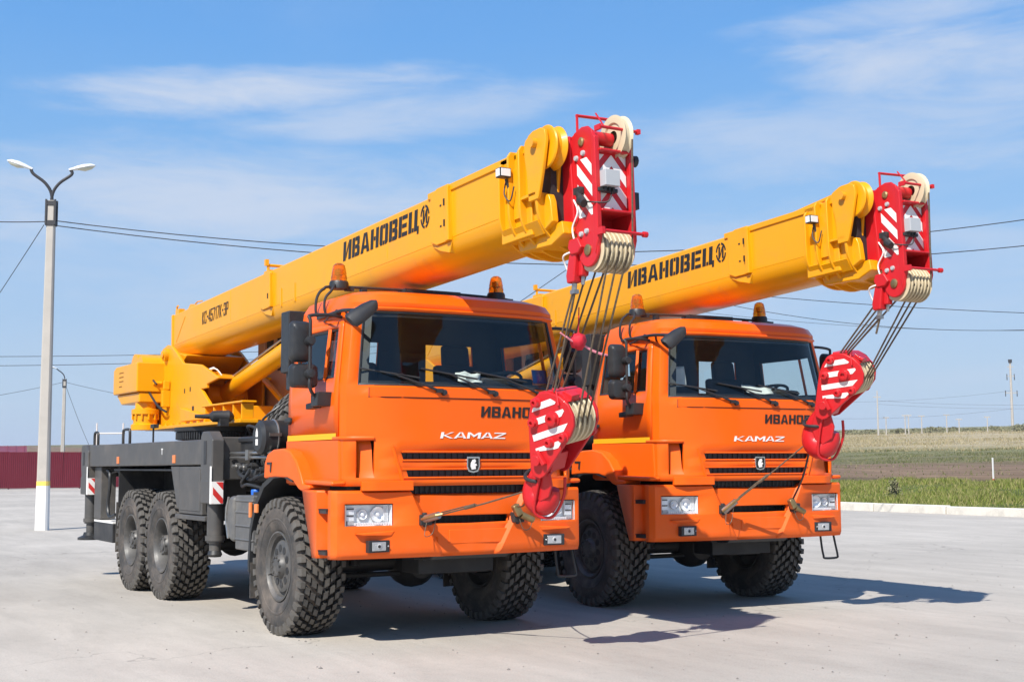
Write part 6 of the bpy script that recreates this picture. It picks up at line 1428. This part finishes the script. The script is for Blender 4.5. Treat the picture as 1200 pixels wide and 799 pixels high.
# house roof behind the fence
hs_ = empty('house', (-103, 10.0, -.3), 'small house with a pale red ribbed roof behind the left fence', 'house')
hs_.rotation_euler = (0, 0, rad(-10))
MB().bb(-5, 5, -5.2, 5.2, 0, 2.45).build('wall', 'house_wall', hs_)
m_ = MB(); m_.prism([(-5.5, 2.40), (0, 3.42), (5.5, 2.40), (5.5, 2.48), (0, 3.52), (-5.5, 2.48)], 'y', -5.6, 5.6); m_.build('roof', 'roof_red', hs_)
for i in range(18): MB().prism([(0, 3.525), (5.5, 2.485), (5.5, 2.53), (0, 3.57)], 'y', -5.5+.64*i, -5.46+.64*i).build('roof_seam', 'roof_red', hs_)

# pale pipe frame standing behind the yard
pf = empty('pipe_frame', (-66.5, 13.6, 0), 'pale pipe goal frame standing behind the nearest crane deck', 'frame'); pf.rotation_euler = (0, 0, va)
for x in (-.78, .78): MB().cyl((x, 0, 0), (x, 0, 4.05), .05, n=8).build('post', 'pale_pipe', pf)
for z in (3.45, 2.6): MB().cyl((-.78, 0, z), (.78, 0, z), .045, n=8).build('crossbar', 'pale_pipe', pf)

# overhead wires
def wire(a, b, sag, r, label):
    a = Vector(a); b = Vector(b); n = 28; P = [a.lerp(b, i/n)-Vector((0, 0, sag*4*(i/n)*(1-i/n))) for i in range(n+1)]
    o = MB().tube(P, r, 5).build('power_wire', 'wire', None, smooth=60); return tag(o, label, 'wire', 'overhead wires')
CAM_POS = Vector((11.06, -5.44, 1.50))   # camera position; wires and far poles are placed by image bearings from it
def at(az_off, el_, dist):   # degrees right of the camera yaw, degrees of elevation, metres away
    a_ = 2.59778722-rad(az_off); return CAM_POS+Vector((math.cos(a_)*dist, math.sin(a_)*dist, math.tan(rad(el_))*dist))
wire(at(-20.12, 10.32, 33.6), at(27, 10.45, 39), 1.15, .013, 'upper of the two black wires running right from the tall lamp, behind both booms')
wire(at(-20.08, 10.12, 33.6), at(27, 9.2, 39), 1.0, .013, 'lower of the two black wires running right from the tall lamp, behind both booms')
wire(at(-20.12, 10.25, 33.6), at(-30, 10.7, 36), .25, .013, 'black wire leaving the tall lamp towards the left edge')
wire(at(-20.25, 10.1, 33.6), at(-24, 3.6, 40), .05, .010, 'slanting wire dropping left from the tall lamp')
wire(at(4.5, 8.15, 60), at(27, 5.75, 66), .35, .016, 'upper of the wires crossing the sky under the right boom')
wire(at(4.5, 8.35, 62), at(27, 5.65, 66), 1.4, .014, 'lower of the wires crossing the sky under the right boom')
wire(at(4.5, 7.3, 80), at(27, 5.35, 84), .9, .011, 'faint middle wire crossing the sky under the right boom')
wire(at(-27, 4.42, 62), at(-6, 5.25, 66), .2, .013, 'upper of the thin wires low in the sky at the left')
wire(at(-27, 4.02, 62), at(-6, 4.95, 66), .2, .013, 'lower of the thin wires low in the sky at the left')
wire(at(-13, -1.55, 56), at(5.2, 10.45, 36), .15, .011, 'thin wire slanting up through the gap between the two booms')
lp = Vector((-86.8, 15.2, 7.7))
wire(lp, at(-11, 2.5, 108), .5, .014, 'wire running right from the distant lamp, passing under the counterweight')
wire(lp, at(-27, 2.2, 92), .3, .014, 'wire running left from the distant lamp')
wire(lp, at(-18.2, .9, 101), .15, .014, 'stay wire dropping right from the distant lamp')

def ground_at(az_off, dist): p = at(az_off, 0, dist); return Vector((p.x, p.y, terrain_z(p.x, p.y)))
# power line mast and lesser poles on the plain
p = ground_at(21.25, 335); t_ = empty('power_mast', p, 'tall power line mast with cross arms on the plain at the far right', 'mast'); t_.rotation_euler = (0, 0, va)
MB().cyl((0, 0, -1), (0, 0, 17.2), .36, .22, n=10).build('pole', 'concrete_post', t_)
for z, w in ((15.6, .8), (13.3, 1.0), (9.3, 1.55)): MB().bb(-w, w, -.06, .06, z-.08, z+.08).build('cross_arm', 'concrete_post', t_)
for z, w in ((13.3, .9), (9.3, 1.4)):
    for s in (-1, 1): MB().cyl((s*w, 0, z-.9), (s*w, 0, z+.55), .10, n=6).build('insulator', 'wire', t_)
MB().cyl((0, 0, 16.6), (0, 0, 17.4), .45, .5, n=8).build('cap', 'wire', t_)
p = ground_at(15.87, 325); t_ = empty('power_pole', p, 'thin power pole on the plain just right of the hanging hook block', 'pole'); t_.rotation_euler = (0, 0, va)
MB().cyl((0, 0, -1), (0, 0, 10.8), .22, .14, n=8).build('pole', 'concrete_post', t_); MB().bb(-.9, .9, -.06, .06, 9.2, 9.4).build('cross_arm', 'concrete_post', t_)
for a_, h_, lab in ((16.2, 4.3, 'short T-topped post next to the thin power pole'), (16.98, 4.6, 'left post of the close pair of T-topped posts'), (17.12, 4.6, 'right post of the close pair of T-topped posts'), (17.65, 4.4, 'T-topped post between the close pair and the middle of the plain'), (18.66, 4.4, 'T-topped post alone in the middle of the plain'), (20.27, 3.7, 'shortest post, left of the tall power mast'), (19.15, 3.2, 'thin bare post right of the middle T-topped post')):
    p = ground_at(a_, 330); t_ = empty('field_post', p, lab, 'post', 'posts standing on the far plain'); t_.rotation_euler = (0, 0, va)
    MB().cyl((0, 0, -1), (0, 0, h_), .15, .12, n=8).build('post', 'concrete_post', t_); MB().bb(-.75, .75, -.07, .07, h_-.1, h_+.12).build('cross_bar', 'concrete_post', t_)
for a1, a2, e1, e2, lab in ((15.87, 27, 2.65, 2.45, 'highest hair-thin wire strung low over the far plain'), (15.87, 27, 2.5, 2.3, 'second hair-thin wire from the top over the far plain'), (21.25, 12, 2.95, 2.7, 'hair-thin wire running left from the top arms of the mast'), (21.25, 12, 2.2, 2.0, 'lowest hair-thin wire, from the bottom arm of the mast')):
    wire(at(a1, e1, 330), at(a2, e2, 330), 1.2, .022, lab)
# white marker stake on the verge
p = ground_at(20.42, 62); t_ = empty('marker_stake', p, 'white marker stake standing in the grass near the kerb', 'stake')
MB().bb(-.026, .026, -.026, .026, -.2, 1.10).build('stake', 'post_white', t_); MB().bb(-.028, .028, -.028, .028, .0, .16).build('red_foot', 'reflector_red', t_)
# bushes along the far edge of the dry grass
def bush(p, w, h, label, n, ls):
    r = empty('bush', p, label, 'bush', 'bushes on the plain'); vs = []; fs = []
    for i in range(n):
        a = random.uniform(0, 6.28); q = random.random()**.6; z = random.random()
        k = (1-.75*z**2)*(.7+.5*noise.noise(Vector((math.cos(a)*1.5+p.x, math.sin(a)*1.5, z*2))))
        c = Vector((math.cos(a)*w*q*k, math.sin(a)*w*q*k, z*h*(.75+.35*noise.noise(Vector((math.cos(a)*2, math.sin(a)*2+p.y, 3))))))
        u = Vector((random.gauss(0, 1), random.gauss(0, 1), random.gauss(0, .7))).normalized(); v = u.orthogonal().normalized()
        b = len(vs); s_ = ls*random.uniform(.5, 1.2); vs += [c-u*s_, c+v*s_*.6, c+u*s_, c-v*s_*.6]; fs.append((b, b+1, b+2, b+3))
    m_ = MB(); m_.v = vs; m_.f = fs; m_.m = [0]*len(fs); m_.build('foliage', 'shrub_leaf', r, smooth=0, recalc=False)
    m_ = MB()
    for k in range(4): a = random.uniform(0, 6.28); m_.tube([(0, 0, -.1), (math.cos(a)*w*.25, math.sin(a)*w*.25, h*.45), (math.cos(a)*w*.4, math.sin(a)*w*.4, h*.75)], [.07*h/3, .05*h/3, .02*h/3], 5)
    m_.build('stems', 'bark', r)
BUSH = [(21.5, 330, 7.0, 2.6, 'broad bush at the foot of the tall power mast'), (20.5, 345, 8.0, 1.9, 'low wide bush left of the tall power mast'), (22.4, 330, 8.0, 2.7, 'bush cut by the right edge of the picture'), (19.6, 360, 7.0, 1.5, 'low bush between mast and middle post'), (18.85, 365, 7.0, 1.8, 'bush just right of the middle T-topped post'), (18.1, 345, 9.0, 2.3, 'bush just left of the middle T-topped post'), (17.3, 365, 7.0, 1.6, 'bush beside the close pair of posts'), (16.75, 345, 5.0, 2.2, 'bush right of the short post'), (15.5, 350, 9.0, 2.0, 'bush at the foot of the thin power pole'), (14.7, 360, 8.0, 1.8, 'bush peeping past the red hook on the plain')]
for a_, d_, w_, h_, lab in BUSH: bush(ground_at(a_, d_), w_, h_*.78, lab, 900, .22)
bush(ground_at(16.44, 50), .45, .85, 'small leafy weed bush in the verge behind the kerb', 500, .055)
bush(ground_at(16.9, 41.5), .16, .16, 'tuft growing in the first kerb joint', 90, .04)
bush(ground_at(18.95, 41.2), .18, .14, 'tuft growing in the second kerb joint', 90, .04)

# thin summer air over the plain
hz_ = MB().bb(-11000, 6500, -10000, 10500, -3.0, 135).build('haze', [], None, smooth=0); tag(hz_, kind='stuff')
hm_ = bpy.data.materials.new('air'); hm_.use_nodes = True; ht = hm_.node_tree
for n_ in list(ht.nodes): ht.nodes.remove(n_)
pv = nn(ht, 'ShaderNodeVolumePrincipled'); pv.inputs['Color'].default_value = (.80, .88, 1, 1); pv.inputs['Density'].default_value = 0.0002; pv.inputs['Anisotropy'].default_value = 0.0
ho = nn(ht, 'ShaderNodeOutputMaterial'); ht.links.new(pv.outputs[0], ho.inputs['Volume'])
hz_.data.materials.append(hm_)
